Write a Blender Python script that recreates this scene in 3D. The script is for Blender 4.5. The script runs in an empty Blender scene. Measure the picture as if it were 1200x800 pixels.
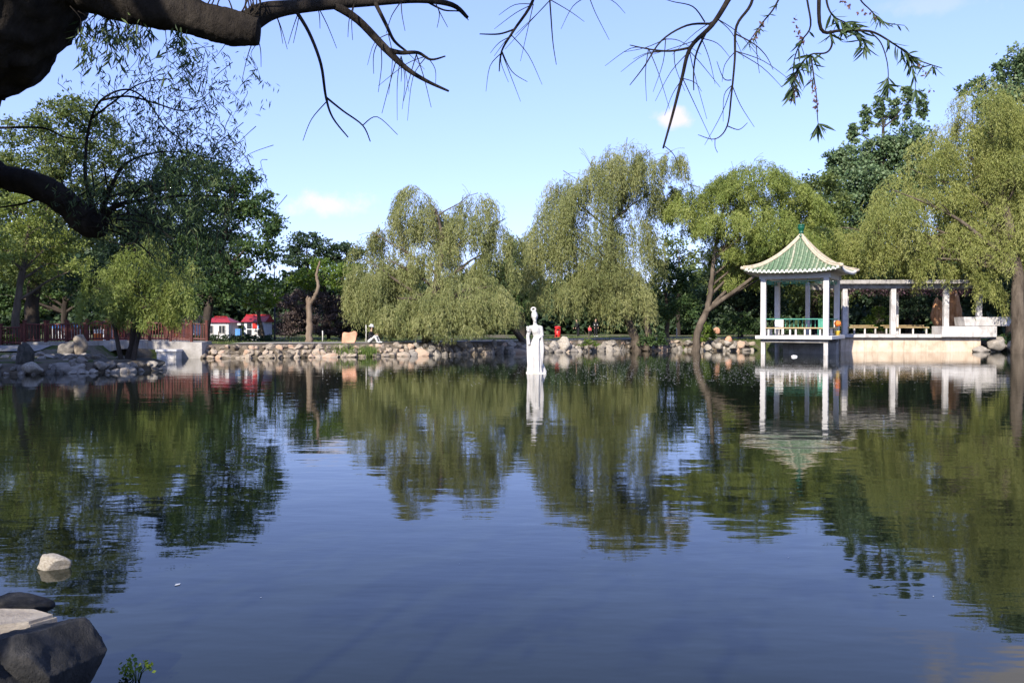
import bpy, bmesh, math, random
import numpy as np
from mathutils import Vector, Matrix, noise

random.seed(11)
rng = np.random.default_rng(11)
R = math.radians
scene = bpy.context.scene
col = scene.collection

# ------------------------------------------------------------------ camera, sky, sun, exposure
EYE = 2.0
PITCH = R(-1.2)
cam_data = bpy.data.cameras.new('camera')
cam_data.lens = 30.0
cam_data.sensor_width = 36.0
cam_data.clip_start = 0.05
cam_data.clip_end = 3000
cam = bpy.data.objects.new('camera', cam_data)
cam.location = (0, 0, EYE)
cam.rotation_euler = (R(90) + PITCH, 0, 0)
col.objects.link(cam)
scene.camera = cam

SUN_EL = R(33)
SUN_H = Vector((-0.42, -0.907, 0)).normalized()
TO_SUN = Vector((SUN_H.x * math.cos(SUN_EL), SUN_H.y * math.cos(SUN_EL), math.sin(SUN_EL)))

world = bpy.data.worlds.new('World')
scene.world = world
world.use_nodes = True
wn, wl = world.node_tree.nodes, world.node_tree.links
wn.clear()
w_out = wn.new('ShaderNodeOutputWorld')
w_bg = wn.new('ShaderNodeBackground')
w_sky = wn.new('ShaderNodeTexSky')
w_sky.sky_type = 'NISHITA'
w_sky.sun_disc = False
w_sky.sun_elevation = SUN_EL
w_sky.sun_rotation = math.atan2(SUN_H.x, SUN_H.y) % (2 * math.pi)
w_sky.altitude = 60
w_sky.air_density = 1.0
w_sky.dust_density = 0.25
w_sky.ozone_density = 2.4
w_bg.inputs['Strength'].default_value = 0.15
w_tc = wn.new('ShaderNodeTexCoord')
w_noise = wn.new('ShaderNodeTexNoise')
w_noise.inputs['Scale'].default_value = 16
w_noise.inputs['Detail'].default_value = 7
w_noise.inputs['Roughness'].default_value = 0.6
wl.new(w_tc.outputs['Generated'], w_noise.inputs['Vector'])
w_wb = wn.new('ShaderNodeMixRGB'); w_wb.blend_type = 'MULTIPLY'; w_wb.inputs['Fac'].default_value = 1.0   # camera white balance of the sky
wl.new(w_sky.outputs['Color'], w_wb.inputs['Color1']); w_wb.inputs['Color2'].default_value = (1.0, .90, 1.12, 1)
w_gm = wn.new('ShaderNodeGamma'); w_gm.inputs['Gamma'].default_value = .6      # soft shoulder, like the camera's highlights
wl.new(w_wb.outputs[0], w_gm.inputs['Color'])
w_w2 = wn.new('ShaderNodeMixRGB'); w_w2.blend_type = 'MULTIPLY'; w_w2.inputs['Fac'].default_value = 1.0
wl.new(w_gm.outputs[0], w_w2.inputs['Color1']); w_w2.inputs['Color2'].default_value = (1.16, 1.35, 1.85, 1)
last = w_w2.outputs[0]
# small fair-weather clouds: direction, angular half-widths (horizontal, vertical), density
for (cx, cy, ax, ay, dens) in ((392, 240, 0.060, 0.018, 0.9), (789, 138, 0.022, 0.014, 1.0),
                               (1090, 8, 0.05, 0.012, 0.2), (1195, -52, 0.085, 0.036, 1.0), (-450, 90, 0.3, 0.05, 0.7),
                               (1900, 60, 0.3, 0.07, 0.7), (250, -420, 0.2, 0.05, 0.35)):
    dv = Vector(((cx - 600) / 1000, 1, (379 - cy) / 1000)).normalized()
    m1 = wn.new('ShaderNodeVectorMath'); m1.operation = 'SUBTRACT'
    wl.new(w_tc.outputs['Generated'], m1.inputs[0]); m1.inputs[1].default_value = dv
    m2 = wn.new('ShaderNodeVectorMath'); m2.operation = 'MULTIPLY'
    wl.new(m1.outputs[0], m2.inputs[0]); m2.inputs[1].default_value = (1 / ax, 1 / ax, 1 / ay)
    m3 = wn.new('ShaderNodeVectorMath'); m3.operation = 'LENGTH'
    wl.new(m2.outputs[0], m3.inputs[0])
    m4 = wn.new('ShaderNodeMath'); m4.operation = 'MULTIPLY_ADD'      # noise*2.2 - length
    wl.new(w_noise.outputs['Fac'], m4.inputs[0]); m4.inputs[1].default_value = 3.2
    m5 = wn.new('ShaderNodeMath'); m5.operation = 'MULTIPLY'
    wl.new(m3.outputs['Value'], m5.inputs[0]); m5.inputs[1].default_value = -1.0
    wl.new(m5.outputs[0], m4.inputs[2])
    m6 = wn.new('ShaderNodeMapRange'); m6.interpolation_type = 'SMOOTHSTEP'
    wl.new(m4.outputs[0], m6.inputs['Value'])
    m6.inputs['From Min'].default_value = 0.55; m6.inputs['From Max'].default_value = 1.35
    m6.inputs['To Min'].default_value = 0.0; m6.inputs['To Max'].default_value = dens
    mx = wn.new('ShaderNodeMixRGB')
    wl.new(m6.outputs[0], mx.inputs['Fac']); wl.new(last, mx.inputs['Color1'])
    mx.inputs['Color2'].default_value = (3.7, 3.5, 3.9, 1)
    last = mx.outputs[0]
wl.new(last, w_bg.inputs['Color'])
wl.new(w_bg.outputs[0], w_out.inputs['Surface'])

sun_d = bpy.data.lights.new('sun', 'SUN')
sun_d.energy = 4.5
sun_d.angle = R(0.53)
sun_d.color = (1.0, 0.93, 0.82)
sun = bpy.data.objects.new('sun', sun_d)
sun.rotation_euler = (-TO_SUN).to_track_quat('-Z', 'Y').to_euler()
sun.location = (-30, -20, 40)
col.objects.link(sun)

scene.view_settings.view_transform = 'Standard'
scene.view_settings.look = 'None'
scene.view_settings.gamma = 1.0
scene.view_settings.use_curve_mapping = False
scene.view_settings.exposure = 0.92
scene.render.film_transparent = False
scene.cycles.max_bounces = 8
scene.cycles.diffuse_bounces = 3
scene.cycles.glossy_bounces = 3
scene.cycles.transmission_bounces = 3
scene.cycles.caustics_reflective = False
scene.cycles.caustics_refractive = False

# ------------------------------------------------------------------ helpers
def P(px, py, d):
    """world point seen at photo pixel (px, py), d metres in front of the camera"""
    dx, dy = (px - 600) / 1000, (400 - py) / 1000
    v = Vector((dx, math.cos(PITCH) - dy * math.sin(PITCH), math.sin(PITCH) + dy * math.cos(PITCH)))
    v *= d / v.y
    return Vector((v.x, v.y, v.z + EYE))

def tag(o, label=None, cat=None, group=None, kind=None):
    if label: o['label'] = label
    if cat: o['category'] = cat
    if group: o['group'] = group
    if kind: o['kind'] = kind
    return o

def link(name, me, mat=None, parent=None):
    o = bpy.data.objects.new(name, me)
    col.objects.link(o)
    if mat is not None and me is not None and len(me.materials) == 0:
        me.materials.append(mat)
    if parent is not None:
        o.parent = parent
    return o

def empty(name, loc, rz=0.0):
    o = bpy.data.objects.new(name, None)
    o.empty_display_size = 0.2
    o.location = loc
    o.rotation_euler = (0, 0, rz)
    col.objects.link(o)
    return o

def np_mesh(name, V, F, smooth=False):
    """V (n,3), F (m,k) equal-sized faces"""
    V = np.asarray(V, np.float32); F = np.asarray(F, np.int32)
    me = bpy.data.meshes.new(name)
    m, k = F.shape
    me.vertices.add(len(V)); me.vertices.foreach_set('co', V.ravel())
    me.loops.add(m * k); me.loops.foreach_set('vertex_index', F.ravel())
    me.polygons.add(m)
    me.polygons.foreach_set('loop_start', np.arange(0, m * k, k, dtype=np.int32))
    me.polygons.foreach_set('loop_total', np.full(m, k, np.int32))
    me.update(calc_edges=True)
    me.polygons.foreach_set('use_smooth', np.full(m, smooth, bool))
    return me

def bm_mesh(name, bm, smooth=False):
    me = bpy.data.meshes.new(name)
    bmesh.ops.recalc_face_normals(bm, faces=bm.faces)
    bm.to_mesh(me); bm.free()
    if smooth:
        for p in me.polygons: p.use_smooth = True
    return me

def add_box(bm, x0, x1, y0, y1, z0, z1, bevel=0.0):
    vs = [bm.verts.new((x, y, z)) for z in (z0, z1) for y in (y0, y1) for x in (x0, x1)]
    fs = [(0, 2, 3, 1), (4, 5, 7, 6), (0, 1, 5, 4), (2, 6, 7, 3), (0, 4, 6, 2), (1, 3, 7, 5)]
    faces = [bm.faces.new([vs[i] for i in f]) for f in fs]
    if bevel > 0:
        es = list({e for f in faces for e in f.edges})
        bmesh.ops.bevel(bm, geom=es, offset=bevel, segments=2, affect='EDGES', profile=0.5)

def box(name, x0, x1, y0, y1, z0, z1, mat, parent=None, bevel=0.012):
    bm = bmesh.new()
    add_box(bm, x0, x1, y0, y1, z0, z1, bevel)
    return link(name, bm_mesh(name, bm), mat, parent)

def tubes(name, paths, sides=6, smooth=True, cap=True):
    """paths: list of (points, radii)"""
    Vs, Fs, base = [], [], 0
    ang = np.linspace(0, 2 * np.pi, sides, endpoint=False)
    for pts, rad in paths:
        p = np.array([tuple(q) for q in pts], float); r = np.array(rad, float)
        if cap:
            e0 = p[0] - p[1]; e0 /= np.linalg.norm(e0) + 1e-9
            e1 = p[-1] - p[-2]; e1 /= np.linalg.norm(e1) + 1e-9
            p = np.concatenate([[p[0] + e0 * r[0] * .15], p, [p[-1] + e1 * r[-1] * .15]])
            r = np.concatenate([[r[0] * .05], r, [r[-1] * .05]])
        n = len(p)
        t = np.gradient(p, axis=0)
        t /= np.linalg.norm(t, axis=1)[:, None] + 1e-9
        ref = np.array([0.31, 0.87, 0.38]); ref /= np.linalg.norm(ref)
        if np.max(np.abs(t @ ref)) > 0.93: ref = np.array([0.9, -0.1, 0.42])
        u = np.cross(t, ref); u /= np.linalg.norm(u, axis=1)[:, None] + 1e-9
        v = np.cross(t, u)
        ring = p[:, None, :] + r[:, None, None] * (np.cos(ang)[None, :, None] * u[:, None, :] + np.sin(ang)[None, :, None] * v[:, None, :])
        Vs.append(ring.reshape(-1, 3))
        i = np.arange(n - 1)[:, None] * sides; j = np.arange(sides)[None, :]; j2 = (j + 1) % sides
        Fs.append(np.stack([i + j, i + j2, i + sides + j2, i + sides + j], -1).reshape(-1, 4) + base)
        base += n * sides
    return np_mesh(name, np.concatenate(Vs), np.concatenate(Fs), smooth)

def smooth_path(pts, rad, n=5):
    """Catmull-Rom resample"""
    p = [Vector(q) for q in pts]; out, ro = [], []
    for i in range(len(p) - 1):
        p0 = p[max(i - 1, 0)]; p1 = p[i]; p2 = p[i + 1]; p3 = p[min(i + 2, len(p) - 1)]
        for k in range(n):
            t = k / n
            out.append(0.5 * ((2 * p1) + (p2 - p0) * t + (2 * p0 - 5 * p1 + 4 * p2 - p3) * t * t + (3 * p1 - p0 - 3 * p2 + p3) * t ** 3))
            ro.append(rad[i] * (1 - t) + rad[i + 1] * t)
    out.append(p[-1]); ro.append(rad[-1])
    return out, ro

def lathe(name, prof, seg=20, smooth=True):
    """prof: list of (r, z)"""
    V, F = [], []
    for r, z in prof:
        for k in range(seg):
            a = 2 * math.pi * k / seg
            V.append((r * math.cos(a), r * math.sin(a), z))
    for i in range(len(prof) - 1):
        for k in range(seg):
            F.append((i * seg + k, i * seg + (k + 1) % seg, (i + 1) * seg + (k + 1) % seg, (i + 1) * seg + k))
    return np_mesh(name, V, F, smooth)

# ------------------------------------------------------------------ materials
def new_mat(name):
    m = bpy.data.materials.new(name); m.use_nodes = True
    nt = m.node_tree; nt.nodes.clear()
    out = nt.nodes.new('ShaderNodeOutputMaterial')
    return m, nt.nodes, nt.links, out

def noise_node(n, l, vec, scale, detail=5, rough=0.6):
    t = n.new('ShaderNodeTexNoise'); t.inputs['Scale'].default_value = scale
    t.inputs['Detail'].default_value = detail; t.inputs['Roughness'].default_value = rough
    l.new(vec, t.inputs['Vector']); return t

def ramp(n, l, fac, stops):
    r = n.new('ShaderNodeValToRGB')
    el = r.color_ramp.elements
    el[0].position = stops[0][0]; el[0].color = (*stops[0][1], 1)
    el[1].position = stops[-1][0]; el[1].color = (*stops[-1][1], 1)
    for p, c in stops[1:-1]:
        e = el.new(p); e.color = (*c, 1)
    l.new(fac, r.inputs['Fac']); return r

def surf(name, stops, scale=3.0, rough=0.8, bump=0.0, bscale=None, spec=0.3, objrand=0.0, streak=None, stretch=(1, 1, 1), world_space=False):
    """noisy procedural surface; streak = (colour, amount) adds vertical rain marks"""
    m, n, l, out = new_mat(name)
    b = n.new('ShaderNodeBsdfPrincipled'); l.new(b.outputs[0], out.inputs[0])
    tc = n.new('ShaderNodeTexCoord')
    vec = tc.outputs['Object']
    if world_space:
        g = n.new('ShaderNodeNewGeometry'); vec = g.outputs['Position']
    mp = n.new('ShaderNodeMapping'); mp.inputs['Scale'].default_value = stretch
    l.new(vec, mp.inputs['Vector']); vec = mp.outputs[0]
    t = noise_node(n, l, vec, scale, 6, 0.65)
    fac = t.outputs['Fac']
    if objrand:
        oi = n.new('ShaderNodeObjectInfo')
        ma = n.new('ShaderNodeMath'); ma.operation = 'MULTIPLY_ADD'
        l.new(oi.outputs['Random'], ma.inputs[0]); ma.inputs[1].default_value = objrand
        mb = n.new('ShaderNodeMath'); mb.operation = 'SUBTRACT'
        l.new(fac, mb.inputs[0]); mb.inputs[1].default_value = objrand / 2
        l.new(mb.outputs[0], ma.inputs[2]); fac = ma.outputs[0]
    r = ramp(n, l, fac, stops)
    colr = r.outputs['Color']
    if streak:
        mp2 = n.new('ShaderNodeMapping'); mp2.inputs['Scale'].default_value = (3.2, 3.2, 0.35)
        l.new(tc.outputs['Object'], mp2.inputs['Vector'])
        t2 = noise_node(n, l, mp2.outputs[0], 1.6, 6, 0.7)
        mr = n.new('ShaderNodeMapRange'); l.new(t2.outputs['Fac'], mr.inputs['Value'])
        mr.inputs['From Min'].default_value = 0.52; mr.inputs['From Max'].default_value = 0.72
        mr.inputs['To Max'].default_value = streak[1]
        mx = n.new('ShaderNodeMixRGB'); l.new(mr.outputs[0], mx.inputs['Fac'])
        l.new(colr, mx.inputs['Color1']); mx.inputs['Color2'].default_value = (*streak[0], 1)
        colr = mx.outputs[0]
    l.new(colr, b.inputs['Base Color'])
    b.inputs['Roughness'].default_value = rough
    b.inputs['Specular IOR Level'].default_value = spec
    if bump:
        bt = noise_node(n, l, vec, bscale or scale * 4, 8, 0.7)
        bn = n.new('ShaderNodeBump'); bn.inputs['Strength'].default_value = bump; bn.inputs['Distance'].default_value = 0.05
        l.new(bt.outputs['Fac'], bn.inputs['Height']); l.new(bn.outputs[0], b.inputs['Normal'])
    return m

def leaf_mat(name, stops, trans=0.4, rough=0.55):
    m, n, l, out = new_mat(name)
    at = n.new('ShaderNodeAttribute'); at.attribute_name = 'var'
    r = ramp(n, l, at.outputs['Fac'], stops)
    b = n.new('ShaderNodeBsdfPrincipled'); b.inputs['Roughness'].default_value = rough
    b.inputs['Specular IOR Level'].default_value = 0.35
    l.new(r.outputs['Color'], b.inputs['Base Color'])
    tr = n.new('ShaderNodeBsdfTranslucent')
    hs = n.new('ShaderNodeHueSaturation'); hs.inputs['Hue'].default_value = 0.485; hs.inputs['Saturation'].default_value = 1.15
    hs.inputs['Value'].default_value = 1.1
    l.new(r.outputs['Color'], hs.inputs['Color']); l.new(hs.outputs[0], tr.inputs['Color'])
    mx = n.new('ShaderNodeMixShader'); mx.inputs[0].default_value = trans
    l.new(b.outputs[0], mx.inputs[1]); l.new(tr.outputs[0], mx.inputs[2]); l.new(mx.outputs[0], out.inputs[0])
    return m

M = {}
M['willow'] = leaf_mat('willow_leaf', [(0, (.13, .155, .050)), (.5, (.235, .255, .090)), (1, (.36, .36, .15))])
M['willow_bright'] = leaf_mat('willow_bright_leaf', [(0, (.11, .155, .032)), (.5, (.215, .265, .060)), (1, (.34, .37, .11))])
M['willow_yellow'] = leaf_mat('willow_yellow_leaf', [(0, (.13, .16, .040)), (.5, (.25, .275, .072)), (1, (.38, .38, .13))])
M['green'] = leaf_mat('broad_leaf', [(0, (.030, .062, .020)), (.5, (.065, .115, .034)), (1, (.125, .18, .058))])
M['dark'] = leaf_mat('dark_leaf', [(0, (.016, .034, .015)), (.5, (.036, .065, .026)), (1, (.072, .105, .044))], trans=.3)
M['poplar'] = leaf_mat('poplar_leaf', [(0, (.055, .095, .042)), (.5, (.115, .175, .075)), (1, (.23, .29, .145))], trans=.3, rough=.4)
M['lime'] = leaf_mat('lime_leaf', [(0, (.055, .10, .016)), (.5, (.115, .18, .026)), (1, (.19, .26, .04))])
M['olive'] = leaf_mat('olive_leaf', [(0, (.055, .085, .024)), (.5, (.12, .16, .044)), (1, (.21, .245, .08))])
M['plum'] = leaf_mat('plum_leaf', [(0, (.055, .040, .038)), (.5, (.125, .092, .080)), (1, (.21, .16, .125))], trans=.25)
M['reed'] = leaf_mat('reed_leaf', [(0, (.07, .12, .02)), (.5, (.13, .20, .04)), (1, (.24, .29, .09))])
M['near_leaf'] = leaf_mat('near_willow_leaf', [(0, (.035, .062, .026)), (.5, (.085, .13, .05)), (1, (.20, .24, .085))], trans=.35)
M['wisteria'] = leaf_mat('wisteria_bloom', [(0, (.10, .05, .07)), (.5, (.20, .11, .14)), (1, (.10, .12, .05))])
M['catkin'] = leaf_mat('catkin', [(0, (.10, .05, .045)), (.5, (.20, .11, .095)), (1, (.30, .2, .15))])
M['bark'] = surf('bark', [(.3, (.045, .035, .026)), (.7, (.15, .12, .09))], 2.5, .95, .9, 9, .1, stretch=(1, 1, .25))
M['bark_dark'] = surf('dark_bark', [(.3, (.022, .018, .015)), (.7, (.07, .056, .045))], 2.5, .95, .9, 9, .1, stretch=(1, 1, .25))
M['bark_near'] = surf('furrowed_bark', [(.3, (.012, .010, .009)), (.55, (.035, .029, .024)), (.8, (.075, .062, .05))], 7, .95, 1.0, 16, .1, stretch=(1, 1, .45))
M['bark_bare'] = surf('peeling_bark', [(.3, (.085, .055, .038)), (.55, (.19, .145, .105)), (.8, (.28, .23, .18))], 2.0, .9, .7, 9, .1, stretch=(1, 1, .2))
M['stone'] = surf('bank_stone', [(.22, (.12, .098, .072)), (.42, (.25, .205, .155)), (.6, (.36, .30, .23)), (.8, (.44, .29, .20))], 2.2, .9, .6, 9, .2, objrand=.55)
M['stone_grey'] = surf('grey_bank_stone', [(.25, (.10, .09, .078)), (.5, (.22, .195, .165)), (.8, (.36, .32, .27))], 2.2, .9, .6, 9, .2, objrand=.5)
M['stone_dark'] = surf('mossy_stone', [(.3, (.035, .034, .03)), (.55, (.085, .08, .068)), (.8, (.16, .14, .115))], 4.5, .85, .8, 16, .25, objrand=.2)
M['stone_near'] = surf('dark_boulder_stone', [(.28, (.014, .014, .014)), (.5, (.030, .029, .028)), (.66, (.055, .051, .047)), (.76, (.12, .11, .098))], 5.5, .75, .8, 30, .3)
M['stone_pale'] = surf('pale_rock', [(.3, (.20, .165, .125)), (.6, (.40, .36, .30)), (.8, (.50, .46, .40))], 7, .8, .5, 26, .3)
M['stone_pink'] = surf('pink_granite', [(.3, (.42, .20, .12)), (.6, (.60, .33, .21)), (.8, (.66, .42, .30))], 2.6, .8, .35, 14, .3)
M['stone_rust'] = surf('rust_rock', [(.3, (.20, .095, .045)), (.5, (.50, .25, .12)), (.75, (.66, .42, .26))], 1.8, .85, .8, 6, .2)
M['white'] = surf('white_paint', [(.25, (.48, .455, .43)), (.6, (.61, .585, .56))], 1.6, .6, .12, 14, .3, streak=((.42, .39, .36), .35))
M['white_worn'] = surf('worn_white_paint', [(.3, (.30, .28, .26)), (.5, (.52, .49, .46)), (.75, (.64, .61, .585))], 1.4, .75, .25, 10, .25, streak=((.16, .145, .13), .8))
M['concrete'] = surf('weathered_concrete', [(.3, (.20, .185, .165)), (.55, (.34, .315, .285)), (.8, (.50, .475, .45))], 1.3, .9, .4, 9, .15, streak=((.10, .09, .08), .7))
M['wall_cream'] = surf('cream_render', [(.3, (.40, .29, .20)), (.5, (.58, .46, .34)), (.75, (.66, .56, .44))], 1.1, .9, .3, 8, .15, streak=((.20, .15, .11), .7))
M['statue'] = surf('white_marble', [(.3, (.40, .38, .35)), (.6, (.51, .485, .455))], 2.4, .55, .1, 20, .35)
M['statue_foot'] = surf('stained_marble', [(.3, (.50, .42, .32)), (.6, (.70, .64, .56))], 4, .7, .1, 20, .3)
M['tile'] = surf('green_glazed_tile', [(.30, (.065, .13, .06)), (.48, (.13, .20, .105)), (.6, (.24, .27, .17)), (.72, (.40, .36, .26))], 6, .45, .25, 30, .5, objrand=.25)
M['tile_base'] = surf('green_tile_bed', [(.3, (.05, .09, .05)), (.6, (.13, .18, .11)), (.8, (.30, .28, .21))], 5, .7, .3, 20, .3)
M['ridge'] = surf('cream_ridge', [(.3, (.34, .28, .19)), (.6, (.50, .43, .32)), (.8, (.42, .33, .22))], 4, .7, .3, 20, .3)
M['eave'] = surf('white_eave_tile', [(.3, (.44, .42, .38)), (.6, (.62, .60, .56))], 6, .6, .1, 20, .3)
M['finial'] = surf('green_finial', [(.3, (.004, .055, .030)), (.7, (.010, .10, .055))], 5, .25, .05, 10, .5)
M['jade'] = surf('jade_paint', [(.3, (.03, .19, .13)), (.7, (.08, .30, .21))], 6, .5, .1, 20, .4)
M['wood_seat'] = surf('seat_plank', [(.3, (.30, .20, .09)), (.7, (.50, .38, .20))], 6, .7, .2, 20, .3, stretch=(.2, 1, 1))
M['red_wood'] = surf('red_brown_paint', [(.3, (.05, .012, .009)), (.7, (.11, .024, .016))], 4, .6, .2, 20, .3)
M['red_roof'] = surf('red_sheet_roof', [(.3, (.26, .012, .014)), (.7, (.40, .025, .025))], 2, .5, .1, 10, .4)
M['kiosk_wall'] = surf('pale_kiosk_wall', [(.3, (.55, .55, .57)), (.7, (.70, .70, .72))], 2, .7, .1, 10, .3)
M['dark_glass'] = surf('dark_window', [(.3, (.02, .022, .028)), (.7, (.05, .055, .065))], 2, .12, 0, 10, .5)
M['black'] = surf('black_cloth', [(.3, (.008, .008, .010)), (.7, (.022, .021, .026))], 8, .9, .2, 30, .2)
M['white_cloth'] = surf('white_cloth', [(.3, (.62, .61, .60)), (.7, (.78, .77, .75))], 8, .9, .2, 30, .2)
M['pale_cloth'] = surf('pale_trousers', [(.3, (.38, .37, .35)), (.7, (.60, .58, .55))], 9, .9, .2, 30, .2)
M['red'] = surf('bright_red', [(.3, (.42, .012, .012)), (.7, (.60, .03, .02))], 3, .4, .05, 10, .4)
M['pinkred'] = surf('pink_red_cloth', [(.3, (.48, .05, .06)), (.7, (.62, .12, .12))], 8, .9, .1, 30, .2)
M['blue'] = surf('blue_sheet', [(.3, (.04, .16, .45)), (.7, (.10, .30, .62))], 3, .5, .05, 10, .4)
M['orange'] = surf('orange_petal', [(.3, (.65, .12, .02)), (.7, (.80, .22, .04))], 6, .7, .1, 20, .3)
M['yellow'] = surf('yellow_panel', [(.3, (.60, .38, .04)), (.7, (.75, .52, .08))], 6, .6, .1, 20, .3)
M['skin'] = surf('skin', [(.3, (.42, .26, .18)), (.7, (.52, .33, .24))], 5, .6, 0, 20, .3)
M['hair'] = surf('black_hair', [(.3, (.008, .007, .006)), (.7, (.02, .017, .014))], 20, .6, .2, 30, .3)
M['metal_dark'] = surf('dark_lamp_metal', [(.3, (.02, .02, .022)), (.7, (.05, .05, .052))], 5, .5, .1, 20, .4)
M['globe'] = surf('white_globe', [(.3, (.75, .75, .74)), (.7, (.82, .82, .81))], 5, .2, 0, 20, .5)
M['asphalt'] = surf('path_paving', [(.3, (.20, .185, .165)), (.55, (.27, .25, .225)), (.8, (.35, .325, .29))], 1.2, .95, .3, 40, .15, world_space=True)
M['earth'] = surf('bank_earth', [(.3, (.06, .048, .034)), (.6, (.14, .115, .085)), (.8, (.20, .17, .13))], 1.3, .95, .7, 12, .1, world_space=True)
M['slab'] = surf('pale_slab', [(.3, (.20, .17, .14)), (.6, (.34, .30, .25)), (.8, (.42, .37, .32))], 6, .85, .5, 40, .2)
M['fluff'] = surf('willow_fluff', [(.3, (.55, .54, .50)), (.7, (.75, .74, .70))], 5, .9, 0, 10, .2)

def ground_mat():
    m, n, l, out = new_mat('park_ground')
    b = n.new('ShaderNodeBsdfPrincipled'); l.new(b.outputs[0], out.inputs[0])
    g = n.new('ShaderNodeNewGeometry')
    t1 = noise_node(n, l, g.outputs['Position'], .35, 6, .65)
    t2 = noise_node(n, l, g.outputs['Position'], 6, 6, .7)
    r1 = ramp(n, l, t2.outputs['Fac'], [(.3, (.030, .045, .012)), (.55, (.065, .085, .022)), (.8, (.13, .14, .045))])
    r2 = ramp(n, l, t2.outputs['Fac'], [(.3, (.075, .060, .042)), (.55, (.15, .125, .092)), (.8, (.23, .20, .155))])
    mr = n.new('ShaderNodeMapRange'); l.new(t1.outputs['Fac'], mr.inputs['Value'])
    mr.inputs['From Min'].default_value = .47; mr.inputs['From Max'].default_value = .56
    mx = n.new('ShaderNodeMixRGB'); l.new(mr.outputs[0], mx.inputs['Fac'])
    l.new(r1.outputs[0], mx.inputs['Color1']); l.new(r2.outputs[0], mx.inputs['Color2'])
    l.new(mx.outputs[0], b.inputs['Base Color']); b.inputs['Roughness'].default_value = .95
    b.inputs['Specular IOR Level'].default_value = .1
    bn = n.new('ShaderNodeBump'); bn.inputs['Strength'].default_value = .8; bn.inputs['Distance'].default_value = .06
    l.new(t2.outputs['Fac'], bn.inputs['Height']); l.new(bn.outputs[0], b.inputs['Normal'])
    return m
M['ground'] = ground_mat()

def water_mat():
    m, n, l, out = new_mat('pond_water')
    b = n.new('ShaderNodeBsdfPrincipled'); l.new(b.outputs[0], out.inputs[0])
    b.inputs['Base Color'].default_value = (.008, .011, .006, 1)
    b.inputs['Roughness'].default_value = .025
    b.inputs['IOR'].default_value = 1.333
    b.inputs['Specular IOR Level'].default_value = .5
    g = n.new('ShaderNodeNewGeometry')
    def layer(scale, stretch, detail, rough):
        mp = n.new('ShaderNodeMapping'); mp.inputs['Scale'].default_value = stretch
        mp.inputs['Rotation'].default_value = (0, 0, R(12))
        l.new(g.outputs['Position'], mp.inputs['Vector'])
        return noise_node(n, l, mp.outputs[0], scale, detail, rough)
    a = layer(1.1, (.55, 1.25, 1), 2, .5)
    c = layer(4.2, (.5, 1.2, 1), 2, .55)
    patch = layer(.10, (1, 1, 1), 2, .5)
    mr = n.new('ShaderNodeMapRange'); l.new(patch.outputs['Fac'], mr.inputs['Value'])
    mr.inputs['From Min'].default_value = .35; mr.inputs['From Max'].default_value = .65
    mr.inputs['To Min'].default_value = .55; mr.inputs['To Max'].default_value = 1.25
    b1 = n.new('ShaderNodeBump'); b1.inputs['Strength'].default_value = 1.0
    b1.inputs['Distance'].default_value = .006
    sc = n.new('ShaderNodeMath'); sc.operation = 'MULTIPLY'
    l.new(a.outputs['Fac'], sc.inputs[0]); l.new(mr.outputs[0], sc.inputs[1])
    l.new(sc.outputs[0], b1.inputs['Height'])
    b2 = n.new('ShaderNodeBump'); b2.inputs['Strength'].default_value = 1.0
    b2.inputs['Distance'].default_value = .0016
    l.new(c.outputs['Fac'], b2.inputs['Height']); l.new(b1.outputs[0], b2.inputs['Normal'])
    l.new(b2.outputs[0], b.inputs['Normal'])
    return m
M['water'] = water_mat()

# ------------------------------------------------------------------ ground, pond, bank, path
SHORE = [(-6.5, 9.0), (-4.2, 6.4), (-3.0, 5.25), (-2.15, 4.3), (-1.2, 3.3), (.5, 2.9), (4, 2.6), (10, 2.4), (20, 3), (32, 6), (44, 14),
         (52, 28), (52, 44), (46, 56), (39, 59.6), (36.5, 60.2), (34.6, 61.2), (33.0, 62.6), (24, 62.8), (21.5, 64.5), (19.2, 64.0), (17.6, 62.6),
         (16.4, 62.2), (14.6, 63.6), (12.9, 64.5), (10, 63.6), (7.5, 62.5), (5, 60.8), (2.35, 58.8), (-2.2, 55.5), (-6.3, 52.6), (-9.5, 51.2),
         (-13, 50), (-16, 49.4), (-18.9, 49.3), (-20.2, 50.2), (-20.6, 57), (-22.7, 57), (-22.7, 49), (-21.5, 44), (-18.3, 40.8),
         (-16.2, 38.6), (-15.3, 36.9), (-16, 35.3), (-18, 33.9), (-20.5, 33), (-24, 31), (-24, 26), (-19, 20), (-12, 14)]

def chaikin(pts, it=2):
    p = np.array(pts, float)
    for _ in range(it):
        q = np.roll(p, -1, 0)
        p = np.stack([.75 * p + .25 * q, .25 * p + .75 * q], 1).reshape(-1, 2)
    return p
SH = chaikin(SHORE, 1)

def signed_dist(X, Y):
    """positive outside the pond"""
    pts = np.stack([X.ravel(), Y.ravel()], 1)
    best = np.full(len(pts), 1e9); inside = np.zeros(len(pts), bool)
    n = len(SH)
    for i in range(n):
        a, b = SH[i], SH[(i + 1) % n]
        ab = b - a
        t = np.clip(((pts - a) @ ab) / (ab @ ab + 1e-12), 0, 1)
        dd = np.linalg.norm(pts - (a + t[:, None] * ab), axis=1)
        best = np.minimum(best, dd)
        cond = ((a[1] > pts[:, 1]) != (b[1] > pts[:, 1]))
        xi = (b[0] - a[0]) * (pts[:, 1] - a[1]) / (b[1] - a[1] + 1e-12) + a[0]
        inside ^= cond & (pts[:, 0] < xi)
    return np.where(inside, -best, best).reshape(X.shape)

def sstep(x): 
    x = np.clip(x, 0, 1); return x * x * (3 - 2 * x)

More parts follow.
